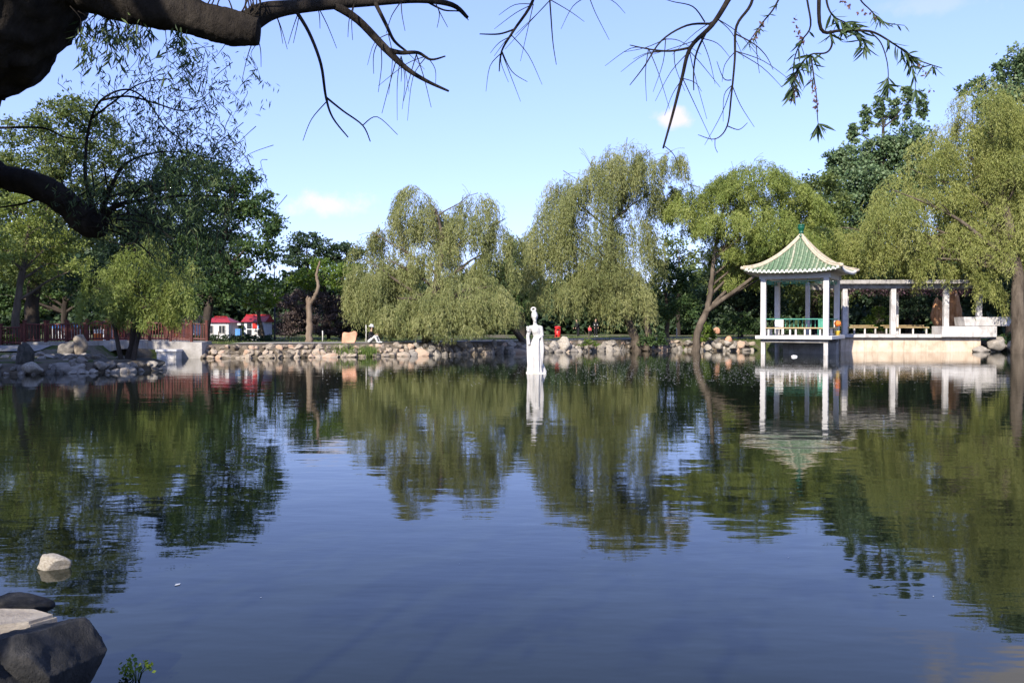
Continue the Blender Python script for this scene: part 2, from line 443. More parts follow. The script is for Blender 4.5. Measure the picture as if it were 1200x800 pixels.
def ground_top(X, Y):
    H = np.full(X.shape, .75)
    H = np.where(Y < 20, .36, H)
    H = H + (.36 - H) * 0
    w = sstep((Y - 18) / 8)
    H = .36 * (1 - w) + .75 * w
    prom = sstep((-13.0 - X) / 1.5) * sstep((Y - 26) / 4) * (1 - sstep((Y - 45) / 3.0))
    return H * (1 - prom) + .46 * prom

def ground_z(X, Y):
    X = np.asarray(X, float); Y = np.asarray(Y, float)
    sd = signed_dist(X, Y)
    top = ground_top(X, Y)
    inside = np.maximum(-1.3, sd * .9 - .12)
    out = -.12 + (top + .12) * sstep((sd + .05) / 1.0)
    return np.where(sd < 0, inside, out)

def gz(x, y):
    return float(ground_z(np.array([x]), np.array([y]))[0])

xs = np.concatenate([np.linspace(-900, -62, 12)[:-1], np.arange(-62, 62.01, .55), np.linspace(62, 900, 12)[1:]])
ys = np.concatenate([np.linspace(-700, -8, 8)[:-1], np.arange(-8, 80, .55), np.linspace(80, 1500, 30)[1:]])
GX, GY = np.meshgrid(xs, ys)
GZ = ground_z(GX, GY)
rough = np.array([noise.noise((x * .45, y * .45, 3.1)) for x, y in zip(GX.ravel(), GY.ravel())]).reshape(GX.shape)
GZ = np.where(GZ > .3, GZ + rough * .035, GZ)
nx, ny = len(xs), len(ys)
ii, jj = np.meshgrid(np.arange(nx - 1), np.arange(ny - 1))
q = (jj * nx + ii).ravel()
ground = link('ground', np_mesh('ground', np.stack([GX, GY, GZ], -1).reshape(-1, 3), np.stack([q, q + 1, q + nx + 1, q + nx], 1), True), M['ground'])
tag(ground, kind='structure')

wx = np.linspace(-30, 60, 46); wy = np.linspace(-1, 66, 34)
WX, WY = np.meshgrid(wx, wy)
ii, jj = np.meshgrid(np.arange(45), np.arange(33)); q = (jj * 46 + ii).ravel()
water = link('water', np_mesh('water', np.stack([WX, WY, np.zeros_like(WX)], -1).reshape(-1, 3), np.stack([q, q + 1, q + 47, q + 46], 1), True), M['water'])
tag(water, kind='structure')

def ribbon(name, pts, half, mat, lift):
    p, _ = smooth_path([(x, y, 0) for x, y in pts], [1] * len(pts), 8)
    p = np.array([tuple(v) for v in p])[:, :2]
    t = np.gradient(p, axis=0); t /= np.linalg.norm(t, axis=1)[:, None]
    nrm = np.stack([-t[:, 1], t[:, 0]], 1)
    ks = np.linspace(-1, 1, 9)
    V = (p[:, None, :] + nrm[:, None, :] * (ks * half)[None, :, None]).reshape(-1, 2)
    z = ground_z(V[:, 0], V[:, 1])
    z = np.maximum(z, .5) + lift
    F = [(i * 9 + k, i * 9 + k + 1, (i + 1) * 9 + k + 1, (i + 1) * 9 + k) for i in range(len(p) - 1) for k in range(8)]
    o = link(name, np_mesh(name, np.column_stack([V, z]), F, True), mat)
    return tag(o, kind='structure')
ribbon('path', [(-17.2, 53.3), (-13, 53.8), (-8.5, 55.4), (-3, 59.2), (3, 64), (7, 67.5), (12, 70), (18, 71), (30, 72), (45, 73)], 1.9, M['asphalt'], .045)
ribbon('path', [(-46, 46), (-36, 46.5), (-29, 46.2), (-25.5, 46.6)], 1.4, M['asphalt'], .05)

# ------------------------------------------------------------------ rocks
def rock_mesh(name, seed, sub=2, cuts=9, rough_amp=.10, smooth=False, fine=0.0):
    rr = random.Random(seed)
    bm = bmesh.new()
    bmesh.ops.create_icosphere(bm, subdivisions=sub, radius=1.0)
    planes = []
    for _ in range(cuts):
        v = Vector((rr.gauss(0, 1), rr.gauss(0, 1), rr.gauss(0, 1))).normalized()
        planes.append((v, rr.uniform(.48, .85)))
    off = Vector((seed * 3.7, seed * 1.3, seed * 2.1))
    for v in bm.verts:
        c = v.co.copy()
        for pn, pd in planes:
            k = c.dot(pn)
            if k > pd: c -= pn * (k - pd) * .93
        k = noise.noise(c * 1.6 + off) * rough_amp
        if fine: k += noise.fractal(c * 5 + off, 1.0, 2.0, 4) * fine
        v.co = c * (1 + k)
    return bm_mesh(name, bm, smooth)

ROCKS = [rock_mesh('stone', s, 2, 12, .22) for s in range(16)]
ROCKS_G = [m.copy() for m in ROCKS]
for m in ROCKS: m.materials.append(M['stone'])
for m in ROCKS_G: m.materials.append(M['stone_grey'])

def along(idx0, idx1):
    """points of the pond outline between two control points, resampled each 0.1 m"""
    p = np.array(SHORE[idx0:idx1 + 1], float)
    pts, _ = smooth_path([(x, y, 0) for x, y in p], [1] * len(p), 12)
    pts = np.array([tuple(v) for v in pts])[:, :2]
    s = np.concatenate([[0], np.cumsum(np.linalg.norm(np.diff(pts, axis=0), axis=1))])
    n = int(s[-1] / .1)
    t = np.linspace(0, s[-1], n)
    return np.stack([np.interp(t, s, pts[:, 0]), np.interp(t, s, pts[:, 1])], 1)

def bank(idx0, idx1, top, name='stone_bank', inner=1.3):
    """earth face behind the stones of a shore stretch"""
    p = along(idx0, idx1)[::4]
    t = np.gradient(p, axis=0); t /= np.linalg.norm(t, axis=1)[:, None]
    nrm = np.stack([t[:, 1], -t[:, 0]], 1)        # pond outline is counter-clockwise: outside is on the right
    V, F = [], []
    for i in range(len(p)):
        w = noise.noise((p[i][0] * .9, p[i][1] * .9, 0)) * .12
        for off, z in ((-.12 + w, -.5), (.02 + w, .12), (.22 + w, top * .62), (.5 + w, top - .02), (inner, top + .035 + (inner - 1.3) * .03), (inner + .2, top - .3)):
            V.append((p[i][0] + nrm[i][0] * off, p[i][1] + nrm[i][1] * off, z + (noise.noise((p[i][0], p[i][1], z * 2)) * .05 if 0 < z < top else 0)))
    for i in range(len(p) - 1):
        for k in range(5):
            F.append((i * 6 + k, i * 6 + k + 1, (i + 1) * 6 + k + 1, (i + 1) * 6 + k))
    o = link(name, np_mesh(name, V, F, False), M['earth'])
    return tag(o, kind='structure')

def stones(parent, idx0, idx1, n, smin, smax, top, meshes, rows=3, s0=0.0, s1=1.0):
    p = along(idx0, idx1)
    t = np.gradient(p, axis=0); t /= np.linalg.norm(t, axis=1)[:, None] + 1e-9
    nrm = np.stack([t[:, 1], -t[:, 0]], 1)
    per = n // rows
    for row in range(rows):
        for k in range(per):
            f = s0 + (s1 - s0) * (k + random.uniform(.1, .9)) / per
            i = min(int(f * len(p)), len(p) - 1)
            size = random.uniform(smin, smax) * (1.12 - .12 * row)
            z = .02 + row * (top - .05) / max(rows - 1, 1) * random.uniform(.85, 1.08)
            off = -.12 + row * .24 + random.uniform(-.08, .08)
            o = bpy.data.objects.new('stone', random.choice(meshes)); col.objects.link(o)
            o.parent = parent
            o.location = (p[i][0] + nrm[i][0] * off, p[i][1] + nrm[i][1] * off, z)
            o.scale = (size * random.uniform(.8, 1.5), size * random.uniform(.7, 1.0), size * random.uniform(.55, .9))
            o.rotation_euler = (random.uniform(-.35, .35), random.uniform(-.35, .35), random.uniform(0, 6.28))

B1 = bank(24, 34, .74)
stones(B1, 30, 34, 110, .20, .40, .62, ROCKS, 3)
stones(B1, 24, 30, 130, .22, .52, .60, ROCKS_G + ROCKS[:4], 3)
B2 = bank(21, 24, .70)
stones(B2, 21, 24, 26, .22, .5, .55, ROCKS_G + ROCKS[:3], 2)
B3 = bank(12, 17, .72)
stones(B3, 14, 17, 30, .3, .7, .75, ROCKS_G, 3)
B4 = bank(40, 46, .42, inner=2.6)
stones(B4, 41, 46, 64, .14, .34, .30, ROCKS_G, 2)

for k in range(34):
    x_, y_ = random.uniform(-25, -16.6), random.uniform(35.2, 42.5)
    if gz(x_, y_) < .3: continue
    o = bpy.data.objects.new('stone', random.choice(ROCKS_G)); col.objects.link(o); o.parent = B4
    q_ = random.uniform(.10, .32); o.location = (x_, y_, gz(x_, y_) + q_ * .15); o.scale = (q_ * 1.3, q_, q_ * .6); o.rotation_euler = (0, 0, random.uniform(0, 6))

def big_rock(name, seed, loc, size, mat, label, rz=0.0, sub=4, cuts=10, fine=.03, tilt=(0, 0), group=None, amp=.12):
    me = rock_mesh(name, seed, sub, cuts, amp, True, fine)
    o = link(name, me, mat)
    o.location = loc; o.scale = size; o.rotation_euler = (tilt[0], tilt[1], rz)
    return tag(o, label, 'rock', group)

# foreground
c = P(62, 780, 4.35)
big_rock('boulder', 31, (c.x - .10, 4.32, .13), (.46, .40, .52), M['stone_near'], 'big dark weathered boulder on the near shore beside the pale slab', 2.1, 6, 22, .028, (.12, .05), amp=.07)
big_rock('boulder', 36, (-2.62, 4.0, .06), (.34, .38, .38), M['stone_near'], 'dark boulder half hidden behind the big dark boulder, off the slab', 1.4, 5, 9, .035)
c = P(62, 668, 6.95)
big_rock('rock', 33, (c.x, 6.95, .03), (.17, .10, .085), M['stone_pale'], 'small pale flat rock breaking the water surface near the dark boulder', -.35, 4, 8, .04, (.1, .08))
c = P(22, 712, 5.7)
big_rock('rock', 35, (c.x - .02, 5.75, .05), (.24, .2, .13), M['stone_near'], 'rounded grey shore rock behind the pale slab', .3, 4, 8, .03)
c = P(2, 700, 5.2)
big_rock('rock', 37, (c.x - .16, 5.2, .18), (.2, .16, .26), M['stone_near'], 'upright black rock at the water edge next to the pale slab', .9, 4, 8, .03)
bm = bmesh.new()
ring = [(-.62, -.22), (-.1, -.30), (.28, -.16), (.36, .04), (.18, .16), (-.2, .22), (-.6, .2)]
vb = [bm.verts.new((x, y, -.32)) for x, y in ring]; vt = [bm.verts.new((x * .97, y * .97, .0 + .012 * math.sin(9 * x))) for x, y in ring]
bm.faces.new(vt)
for i in range(7): bm.faces.new((vb[i], vb[(i + 1) % 7], vt[(i + 1) % 7], vt[i]))
bmesh.ops.bevel(bm, geom=[e for e in bm.edges if e.verts[0] in vt and e.verts[1] in vt], offset=.018, segments=2, affect='EDGES')
sl = link('stone_slab', bm_mesh('stone_slab', bm), M['slab'])
sl.location = (-3.06, 5.02, .27); sl.scale = (1, .75, 1)
tag(sl, 'pale flat stone slab on the near shore between dark rocks', 'slab')

# promontory rocks
c = P(22, 424, 33.8)
big_rock('rock', 41, (c.x, 34.1, .55), (.42, .38, .72), M['stone_dark'], 'tall dark pointed rock standing on the spit in front of the red railing', .2, 3, 10, .06)
c = P(33, 434, 33.2)
big_rock('rock', 42, (c.x, 33.45, .22), (.42, .3, .34), M['stone_pale'], 'pale square rock at the foot of the tall dark pointed rock', .2, 3, 10, .05)
c = P(94, 405, 41)
big_rock('rock', 43, (c.x, 41, .85), (.46, .4, .62), M['stone'], 'layered brown rock like stacked blocks in front of the bridge', .3, 3, 8, .05)
c = P(84, 406, 41.6)
big_rock('rock', 44, (c.x - .25, 41.6, .72), (.6, .4, .42), M['stone_grey'], 'leaning grey slab rock propped against the layered brown rock', .6, 3, 9, .05, (0, -.5))
c = P(72, 436, 34)
big_rock('rock', 45, (c.x, 34.3, .18), (.8, .4, .3), M['stone_grey'], 'long low grey rock on the spit shoreline under the willow', .1, 3, 9, .06)
c = P(120, 428, 35.3)
big_rock('rock', 46, (c.x, 35.6, .22), (1.0, .5, .32), M['stone_dark'], 'broad dark mossy rock by the leaning willow stems', -.1, 3, 9, .06)
c = P(168, 428, 36.8)
big_rock('rock', 47, (c.x, 37.0, .2), (.95, .45, .3), M['stone_dark'], 'dark low rock at the tip of the spit', .2, 3, 9, .06)

# far bank feature rocks
c = P(409, 395, 53.6)
bm = bmesh.new()
tr_ = [(-.50, -.12), (-.44, .62), (-.36, .72), (.0, .62), (.36, .80), (.52, .70), (.55, .50), (.40, .20), (.36, -.12)]
va = [bm.verts.new((x, -.14, z)) for x, z in tr_]; vb = [bm.verts.new((x * .94, .16, z * .97)) for x, z in tr_]
bm.faces.new(va); bm.faces.new(vb[::-1])
for i in range(9): bm.faces.new((va[i], va[(i + 1) % 9], vb[(i + 1) % 9], vb[i]))
bmesh.ops.bevel(bm, geom=list(bm.edges), offset=.04, segments=2, affect='EDGES')
o = link('tablet_rock', bm_mesh('tablet_rock', bm), M['stone_pink']); o.location = (c.x, 53.7, .80); o.scale = (.95, 1, .95)
tag(o, 'pinkish orange upright stone slab on the path edge next to the seated person', 'rock')
for k, (px, py, d, s, seed, lab) in enumerate((
        (661, 404, 59.8, (.62, .5, .62), 52, 'large pale rock with a pointed crest on the far bank near the red bin'),
        (651, 406, 59.6, (.5, .4, .48), 53, 'pale rounded rock left of the crested rock facing the statue'),
        (830, 407, 62.0, (.40, .32, .26), 54, 'square cream boulder on the bank under the leaning trunk'),
        (843, 406, 62.4, (.42, .3, .32), 55, 'cream rock wedged beside the square cream boulder'),
        (859, 406, 61.6, (.26, .24, .26), 56, 'small squared pale block at the waterline by the pavilion'),
        (853, 399, 63.2, (.34, .3, .40), 57, 'pinkish brown rock above the small squared block'),
        (840, 388, 66, (.34, .3, .32), 58, 'round pinkish rock set on the lawn behind the bright bush'))):
    c = P(px, py, d)
    big_rock('rock', seed, (c.x, c.y, max(c.z, .12)), s, M['stone_pale'] if k < 5 else M['stone_pink'], lab, k * .7, 3, 9, .05)
c = P(1172, 405, 59.8)
big_rock('rock', 61, (c.x, 60.4, .45), (.9, .6, .75), M['stone_grey'], 'craggy grey rock at the end of the terrace wall', .3, 3, 9, .09, amp=.3)
c = P(1156, 409, 59.6)
big_rock('rock', 62, (c.x, 60.2, .15), (.7, .4, .3), M['stone_grey'], 'flat grey rock under the planter end at the waterline', .1, 3, 9, .08, amp=.25)
c = P(1194, 406, 59)
big_rock('rock', 63, (c.x, 59.9, .4), (.45, .4, .5), M['stone_pale'], 'pale rock at the foot of the thick willow trunk', .8, 3, 9, .06)
rr_ = empty('standing_rock', (P(1112, 379, 66.5).x, 66.5, .7))
for k, (dx, w, h, seed) in enumerate(((-.85, .55, 1.75, 64), (.35, .85, 2.15, 65))):
    o = link('rock_pillar', rock_mesh('rock_pillar', seed, 4, 11, .22, True, .07), M['stone_rust'], rr_)
    o.location = (dx, k * .2, h * .92); o.scale = (w, .5, h); o.rotation_euler = (0, .06 * (1 - 2 * k), .4 * k)
tag(rr_, 'tall rust brown standing rock with two pillars behind the pergola', 'rock')

# ------------------------------------------------------------------ pavilion
PAV = empty('pavilion', (19.1, 56.5, 0), R(-30))
tag(PAV, 'square white columned pavilion with green tiled pyramid roof standing over the water', 'pavilion')
DECK = 1.22
ca = 1.95
box('deck', -2.38, 2.38, -2.38, 2.6, 1.0, DECK, M['white'], PAV, .02)
box('deck_beam', -2.1, 2.1, -2.1, -1.8, .78, .997, M['concrete'], PAV)
box('deck_beam', -2.1, 2.1, 1.6, 1.9, .78, .997, M['concrete'], PAV)
box('support_wall', -1.2, 2.2, .4, 1.5, -.9, .777, M['concrete'], PAV)
for sx in (-1, 1):
    for sy in (-1, 1):
        cx, cy = sx * ca, sy * ca
        box('column', cx - .165, cx + .165, cy - .165, cy + .165, DECK - .001 + .003, 5.02, M['white'], PAV, .03)
        box('pier', cx - .13, cx + .13, cy - .13, cy + .13, -1.2, .998, M['white_worn'], PAV, .02)
box('column', -.55, -.27, 4.3, 4.58, 0.7, 4.9, M['white'], PAV, .03)
for k, (x0, x1, y0, y1) in enumerate(((-2.2, 2.2, -2.13, -1.77), (-2.2, 2.2, 1.77, 2.13), (-2.13, -1.77, -1.76, 1.76), (1.77, 2.13, -1.76, 1.76))):
    box('roof_beam', x0, x1, y0, y1, 4.88 if k < 2 else 4.885, 5.2, M['white'], PAV, .015)
# fretwork frieze under the beams
def frieze(rz):
    bm = bmesh.new()
    y0, y1 = -1.975, -1.925
    add_box(bm, -1.78, 1.78, y0, y1, 4.70, 4.745)
    for x in (-1.6, -.8, 0, .8, 1.6): add_box(bm, x - .018, x + .018, y0 + .005, y1 - .005, 4.742, 4.88)
    for cxx in (-1.5, -.55, 0, .55, 1.5):
        add_box(bm, cxx - .2, cxx + .2, y0, y1, 4.58, 4.61)
        for e in (-.19, .19): add_box(bm, cxx + e - .016, cxx + e + .016, y0 + .004, y1 - .004, 4.605, 4.705)
        add_box(bm, cxx - .1, cxx + .1, y0 + .01, y1 - .01, 4.64, 4.665)
    o = link('frieze', bm_mesh('frieze', bm), M['jade'], PAV); o.rotation_euler = (0, 0, rz)
for k in range(4): frieze(k * math.pi / 2)
RA, ZE, ZA = 2.92, 5.20, 7.72
def roof_pt(x, v, lift=0.0):
    """point on the front roof face: x lateral, v 0 at the eave .. 1 at the apex"""
    a = RA * (1 - v) + .04
    zz = ZE + (ZA - ZE) * (0.42 * v + 0.58 * v ** 2.2)
    u = min(abs(x) / a, 1.0)
    zz += .20 * u ** 3.5 * (1 - v) ** 2.2 + .10 * (1 - v) ** 6
    return Vector((x, -a - .06 * u ** 4 * (1 - v), zz + lift))
nrow = 21
for k in range(4):
    rz = k * math.pi / 2
    nu, nv = 20, 14
    V = [roof_pt((2 * i / nu - 1) * (RA * (1 - j / nv) + .04), j / nv) for j in range(nv + 1) for i in range(nu + 1)]
    V2 = [p + Vector((0, 0, -.09)) for p in V]
    F = [(j * (nu + 1) + i, j * (nu + 1) + i + 1, (j + 1) * (nu + 1) + i + 1, (j + 1) * (nu + 1) + i) for j in range(nv) for i in range(nu)]
    F += [(i + len(V), i + 1 + len(V), i + 1, i) for i in range(nu)]
    pan = link('roof_panel', np_mesh('roof_panel', [tuple(p) for p in V + V2], F, True), M['tile_base'], PAV); pan.rotation_euler = (0, 0, rz)
    so = link('soffit', np_mesh('soffit', [tuple(p) for p in V2], [f for f in F[:nv * nu]], True), M['white_worn'], PAV); so.rotation_euler = (0, 0, rz)
    for r in range(nrow):
        x = (r - (nrow - 1) / 2) * (2 * RA - .25) / (nrow - 1)
        vmax = max(.03, 1 - (abs(x) + .05) / RA)
        nseg = max(3, int(14 * vmax) + 2)
        pts = [roof_pt(x, vmax * q / nseg, .03) for q in range(nseg + 1)]
        # overlapping tiles: radius steps along the row
        path, rad = [], []
        for q in range(nseg):
            a, b = pts[q], pts[q + 1]
            path += [a, a.lerp(b, .92)]; rad += [.082, .070]
        tr = link('tile_row', tubes('tile_row', [(path, rad)], 6, True), M['tile'], PAV); tr.rotation_euler = (0, 0, rz)
        e = roof_pt(x, 0, 0)
        ev = tubes('eave_tile', [([e + Vector((0, -.035, .03)), e + Vector((0, .05, .035))], [.088, .088])], 8, False)
        link('eave_tile', ev, M['eave'], tr)
        bm = bmesh.new()
        if r < nrow - 1:
            xm = x + (2 * RA - .25) / (nrow - 1) / 2
            e2 = roof_pt(xm, 0, 0)
            vs = [bm.verts.new((e2.x + dx, e2.y + dy, e2.z + dz)) for dy in (-.03, .0) for dx, dz in ((-.07, .0), (.07, .0), (.05, -.07), (0, -.115), (-.05, -.07))]
            bm.faces.new(vs[:5][::-1]); bm.faces.new(vs[5:])
            for i in range(5): bm.faces.new((vs[i], vs[(i + 1) % 5], vs[5 + (i + 1) % 5], vs[5 + i]))
            link('drip_tile', bm_mesh('drip_tile', bm), M['eave'], tr)
        else: bm.free()
    # hip ridge: thick rib with a thinner roll on top
    hp = [roof_pt(RA * (1 - j / 16) + .04, j / 16, .06) for j in range(17)]
    hp = [Vector((hp[0].x + .12, hp[0].y - .12, hp[0].z + .06))] + hp
    rd = link('hip_ridge', tubes('hip_ridge', [(hp, [.10] * len(hp))], 8, True), M['ridge'], PAV); rd.rotation_euler = (0, 0, rz)
    tp = [p + Vector((0, 0, .13)) for p in hp[1:]]
    link('ridge_roll', tubes('ridge_roll', [(tp, [.062] * len(tp))], 8, True), M['ridge'], rd)
link('finial', lathe('finial', [(.001, 7.70), (.20, 7.70), (.22, 7.78), (.12, 7.84), (.11, 7.95), (.17, 7.97), (.17, 8.02), (.12, 8.05), (.15, 8.12), (.22, 8.26), (.235, 8.36), (.20, 8.43), (.24, 8.46), (.23, 8.52), (.10, 8.56), (.001, 8.56)], 20), M['finial'], PAV)
# benches and railings between the columns
def bench_side(rz, rail):
    o = box('bench_seat', -1.78, 1.78, -2.1, -1.78, DECK + .46, DECK + .52, M['wood_seat'], PAV, .01); o.rotation_euler = (0, 0, rz)
    for x in (-1.62, -.25, .1, 1.6):
        o = box('bench_post', x - .05, x + .05, -2.0, -1.9, DECK + .001, DECK + .458, M['white'], PAV, .01); o.rotation_euler = (0, 0, rz)
    if rail:
        full = rail == 2
        o = box('handrail', -1.78, 1.78, -2.05, -1.98, DECK + 1.04, DECK + 1.10, M['jade'], PAV, .01); o.rotation_euler = (0, 0, rz)
        for k in range(13 if full else 0):
            x = -1.68 + k * .28
            o = box('baluster', x - .02, x + .02, -2.035, -1.995, DECK + .522, DECK + 1.039, M['jade'], PAV, 0); o.rotation_euler = (0, 0, rz)
bench_side(0, False)
bench_side(-math.pi / 2, True)
bench_side(math.pi, 2)
bench_side(math.pi / 2, True)
o = box('handrail', -1.78, 1.78, -2.05, -1.99, DECK + 1.04, DECK + 1.10, M['jade'], PAV, .01)

def local(o, x, y, z):
    c_, s_ = math.cos(o.rotation_euler.z), math.sin(o.rotation_euler.z)
    return Vector((o.location.x + c_ * x - s_ * y, o.location.y + s_ * x + c_ * y, z))

# white folding chair with slatted back, green chair, flower pot
def folding_chair(name, loc, rz, m1, label):
    t = empty(name, loc, rz); tag(t, label, 'chair')
    box('seat', -.28, .28, -.26, .24, .42, .46, m1, t)
    for x in (-.26, -.085, .09):
        box('back_slat', x, x + .17, .20, .235, .52, 1.05, m1, t)
    box('top_rail', -.29, .29, .19, .245, 1.052, 1.10, m1, t)
    for sx in (-.26, .26):
        for sy in (-.23, .215):
            box('leg', sx - .022, sx + .022, sy - .022, sy + .022, 0, .419 if sy < 0 else .519, m1, t, .004)
    return t
folding_chair('slatted_chair', local(PAV, -1.15, -.95, DECK), R(160), M['white'], 'white slat backed chair on the pavilion deck')
folding_chair('green_chair', local(PAV, 1.25, .9, DECK), R(150), M['jade'], 'green slat backed chair on the pavilion deck')
fp = empty('flower_pot', local(PAV, 2.08, 1.45, DECK)); tag(fp, 'flower pot with one big round orange bloom beside the pavilion column', 'flower pot')
link('pot', lathe('pot', [(.001, 0), (.13, 0), (.19, .28), (.2, .3), (.17, .3), (.16, .26), (.001, .26)], 14), M['yellow'], fp)
link('stem', tubes('stem', [([(0, 0, .25), (.02, 0, .6)], [.02, .015])], 6), M['jade'], fp)
fm = rock_mesh('bloom', 71, 3, 0, .12, True, .05); bl = link('bloom', fm, M['orange'], fp); bl.location = (.02, 0, .78); bl.scale = (.22, .22, .2)

# ------------------------------------------------------------------ terrace and pergola
PER = empty('pergola_terrace', (23.5, 61.0, 0), R(-3))
tag(PER, 'long weathered white pergola on a cream walled terrace beside the pavilion', 'pergola')
box('terrace_wall', 0, 9.75, 0, .4, -1.2, 1.0, M['wall_cream'], PER, .01)
box('terrace_wall', 9.35, 9.745, .402, 4.5, -1.2, .99, M['wall_cream'], PER, .01)
box('terrace_wall', .003, .4, .402, 4.5, -1.2, .99, M['wall_cream'], PER, .01)
box('terrace_floor', -.35, 10.05, -.3, 4.9, 1.003, DECK + .005, M['white_worn'], PER, .02)
cols_f = (.35, 3.75, 7.45, 9.75)
cols_b = (1.3, 4.95, 8.6)
for x in cols_f: box('column', x - .17, x + .17, .15, .49, DECK + .006, 4.5, M['white_worn'], PER, .025)
for x in cols_b: box('column', x - .17, x + .17, 2.75, 3.09, DECK + .006, 4.5, M['white_worn'], PER, .025)
box('beam', -1.2, 10.15, .12, .52, 4.502, 4.82, M['concrete'], PER, .02)
box('beam', -1.2, 10.15, 2.72, 3.12, 4.502, 4.82, M['concrete'], PER, .02)
x = -1.05
while x < 10.1:
    box('rafter', x - .07, x + .07, -.25, 3.5, 4.824, 5.06, M['concrete'], PER, .015); x += .42
box('fascia', -1.2, 10.3, -.36, -.253, 4.822, 5.09, M['concrete'], PER, .015)
for (x0, x1) in ((.9, 3.5), (4.0, 7.2)):
    box('bench_seat', x0, x1, 2.4, 2.72, DECK + .46, DECK + .53, M['wood_seat'], PER, .01)
    for x in np.linspace(x0 + .15, x1 - .15, 4):
        box('bench_post', x - .05, x + .05, 2.5, 2.62, DECK + .006, DECK + .459, M['white_worn'], PER, .01)
    box('handrail', x0, x1, 3.3, 3.36, DECK + .6, DECK + .66, M['wood_seat'], PER, .005)
PB = empty('planter', local(PER, 6.9, 0, 0), R(-3)); tag(PB, 'stepped white concrete planter boxes at the end of the terrace', 'planter')
PB.location.z = DECK + .006
box('planter_box', 0, 3.75, -.42, 1.3, -.17, .58, M['white_worn'], PB, .02)
bm = bmesh.new()
pr = [(1.6, .60), (4.62, .60), (4.95, 1.24), (1.5, 1.24)]
vf = [bm.verts.new((x, -.35, z)) for x, z in pr]; vk = [bm.verts.new((x, 1.2, z)) for x, z in pr]
bm.faces.new(vf); bm.faces.new(vk[::-1])
for i in range(4): bm.faces.new((vf[i], vf[(i + 1) % 4], vk[(i + 1) % 4], vk[i]))
bmesh.ops.bevel(bm, geom=list(bm.edges), offset=.025, segments=2, affect='EDGES')
link('flared_box', bm_mesh('flared_box', bm), M['white_worn'], PB)

# ------------------------------------------------------------------ statue
def capsule(bm, a, ra, b, rb, seg=14):
    a, b = Vector(a), Vector(b)
    ax = (b - a); L = ax.length
    q = (ax.normalized() if L > 1e-6 else Vector((0, 0, 1))).to_track_quat('Z', 'Y')
    rings = []
    for k in range(5):
        t = -math.pi / 2 + math.pi / 2 * k / 4
        rings.append((ra * math.cos(t), ra * math.sin(t)))
    for k in range(5):
        t = math.pi / 2 * k / 4
        rings.append((rb * math.cos(t), L + rb * math.sin(t)))
    vs = []
    for r, z in rings:
        r = max(r, 1e-3)
        vs.append([bm.verts.new(a + q @ Vector((r * math.cos(2 * math.pi * i / seg), r * math.sin(2 * math.pi * i / seg), z))) for i in range(seg)])
    for k in range(len(vs) - 1):
        for i in range(seg):
            bm.faces.new((vs[k][i], vs[k][(i + 1) % seg], vs[k + 1][(i + 1) % seg], vs[k + 1][i]))
    bm.faces.new(vs[0][::-1]); bm.faces.new(vs[-1])

def fused(name, caps, voxel, mat, parent, squash=None, displace=None, relax=2):
    """tapered capsules melted into one continuous skin"""
    bm = bmesh.new()
    for (a, ra, b, rb) in caps: capsule(bm, a, ra, b, rb)
    if squash:
        for v in bm.verts: v.co = squash(v.co)
    me = bm_mesh(name, bm)
    tmp = bpy.data.objects.new(name, me); col.objects.link(tmp)
    md = tmp.modifiers.new('r', 'REMESH'); md.mode = 'VOXEL'; md.voxel_size = voxel
    if relax:
        ms = tmp.modifiers.new('s', 'SMOOTH'); ms.factor = .5; ms.iterations = relax
    dg = bpy.context.evaluated_depsgraph_get()
    m2 = bpy.data.meshes.new_from_object(tmp.evaluated_get(dg))
    bpy.data.objects.remove(tmp)
    m2.name = name; m2.materials.clear()
    if displace:
        for v in m2.vertices: v.co = displace(v.co)
    for p in m2.polygons: p.use_smooth = True
    return link(name, m2, mat, parent)

ST = empty('statue', (P(628, 437, 34.5).x, 34.5, 0))
tag(ST, 'white stone statue of a robed woman with a looped topknot standing in the pond', 'statue')
bm = bmesh.new()
add_box(bm, -.40, .40, -.34, .34, -1.3, .035, .03)
link('plinth', bm_mesh('plinth', bm), M['statue_foot'], ST)
caps = [((.02, 0, 1.70), .19, (.05, 0, 1.48), .15), ((-.17, 0, 1.83), .10, (.15, 0, 1.83), .10), ((-.06, -.02, 1.88), .09, (.02, -.02, 1.88), .09), ((.0, -.03, 1.76), .165, (.0, -.05, 1.70), .16),
        ((-.03, 0, 1.9), .08, (-.045, -.01, 2.12), .068),
        ((.05, 0, 1.46), .155, (.02, 0, 1.12), .25), ((.02, 0, 1.12), .25, (-.02, 0, .6), .285), ((-.02, 0, .6), .285, (-.04, 0, .02), .335),
        ((.12, .02, .5), .12, (.32, .05, .04), .09), ((.02, -.1, 1.2), .15, (.06, -.2, .05), .17),
        ((-.23, 0, 1.83), .088, (-.33, -.02, 1.5), .07), ((-.33, -.02, 1.5), .07, (-.28, -.12, 1.18), .05),
        ((-.33, -.02, 1.42), .07, (-.315, -.03, .95), .075), ((-.315, -.03, .95), .075, (-.27, -.03, .3), .08),
        ((.20, 0, 1.83), .085, (.25, -.05, 1.52), .07), ((.25, -.05, 1.52), .066, (.12, -.24, 1.42), .05), ((.23, -.14, 1.42), .06, (.23, -.14, .9), .065), ((.23, -.14, .9), .065, (.21, -.16, .3), .05),
        ((.10, -.24, 1.38), .035, (.08, -.27, .55), .04),
        ((-.28, -.06, 1.80), .07, (-.35, -.09, 1.85), .05), ((-.34, -.08, 1.76), .055, (-.31, -.1, 1.70), .05)]
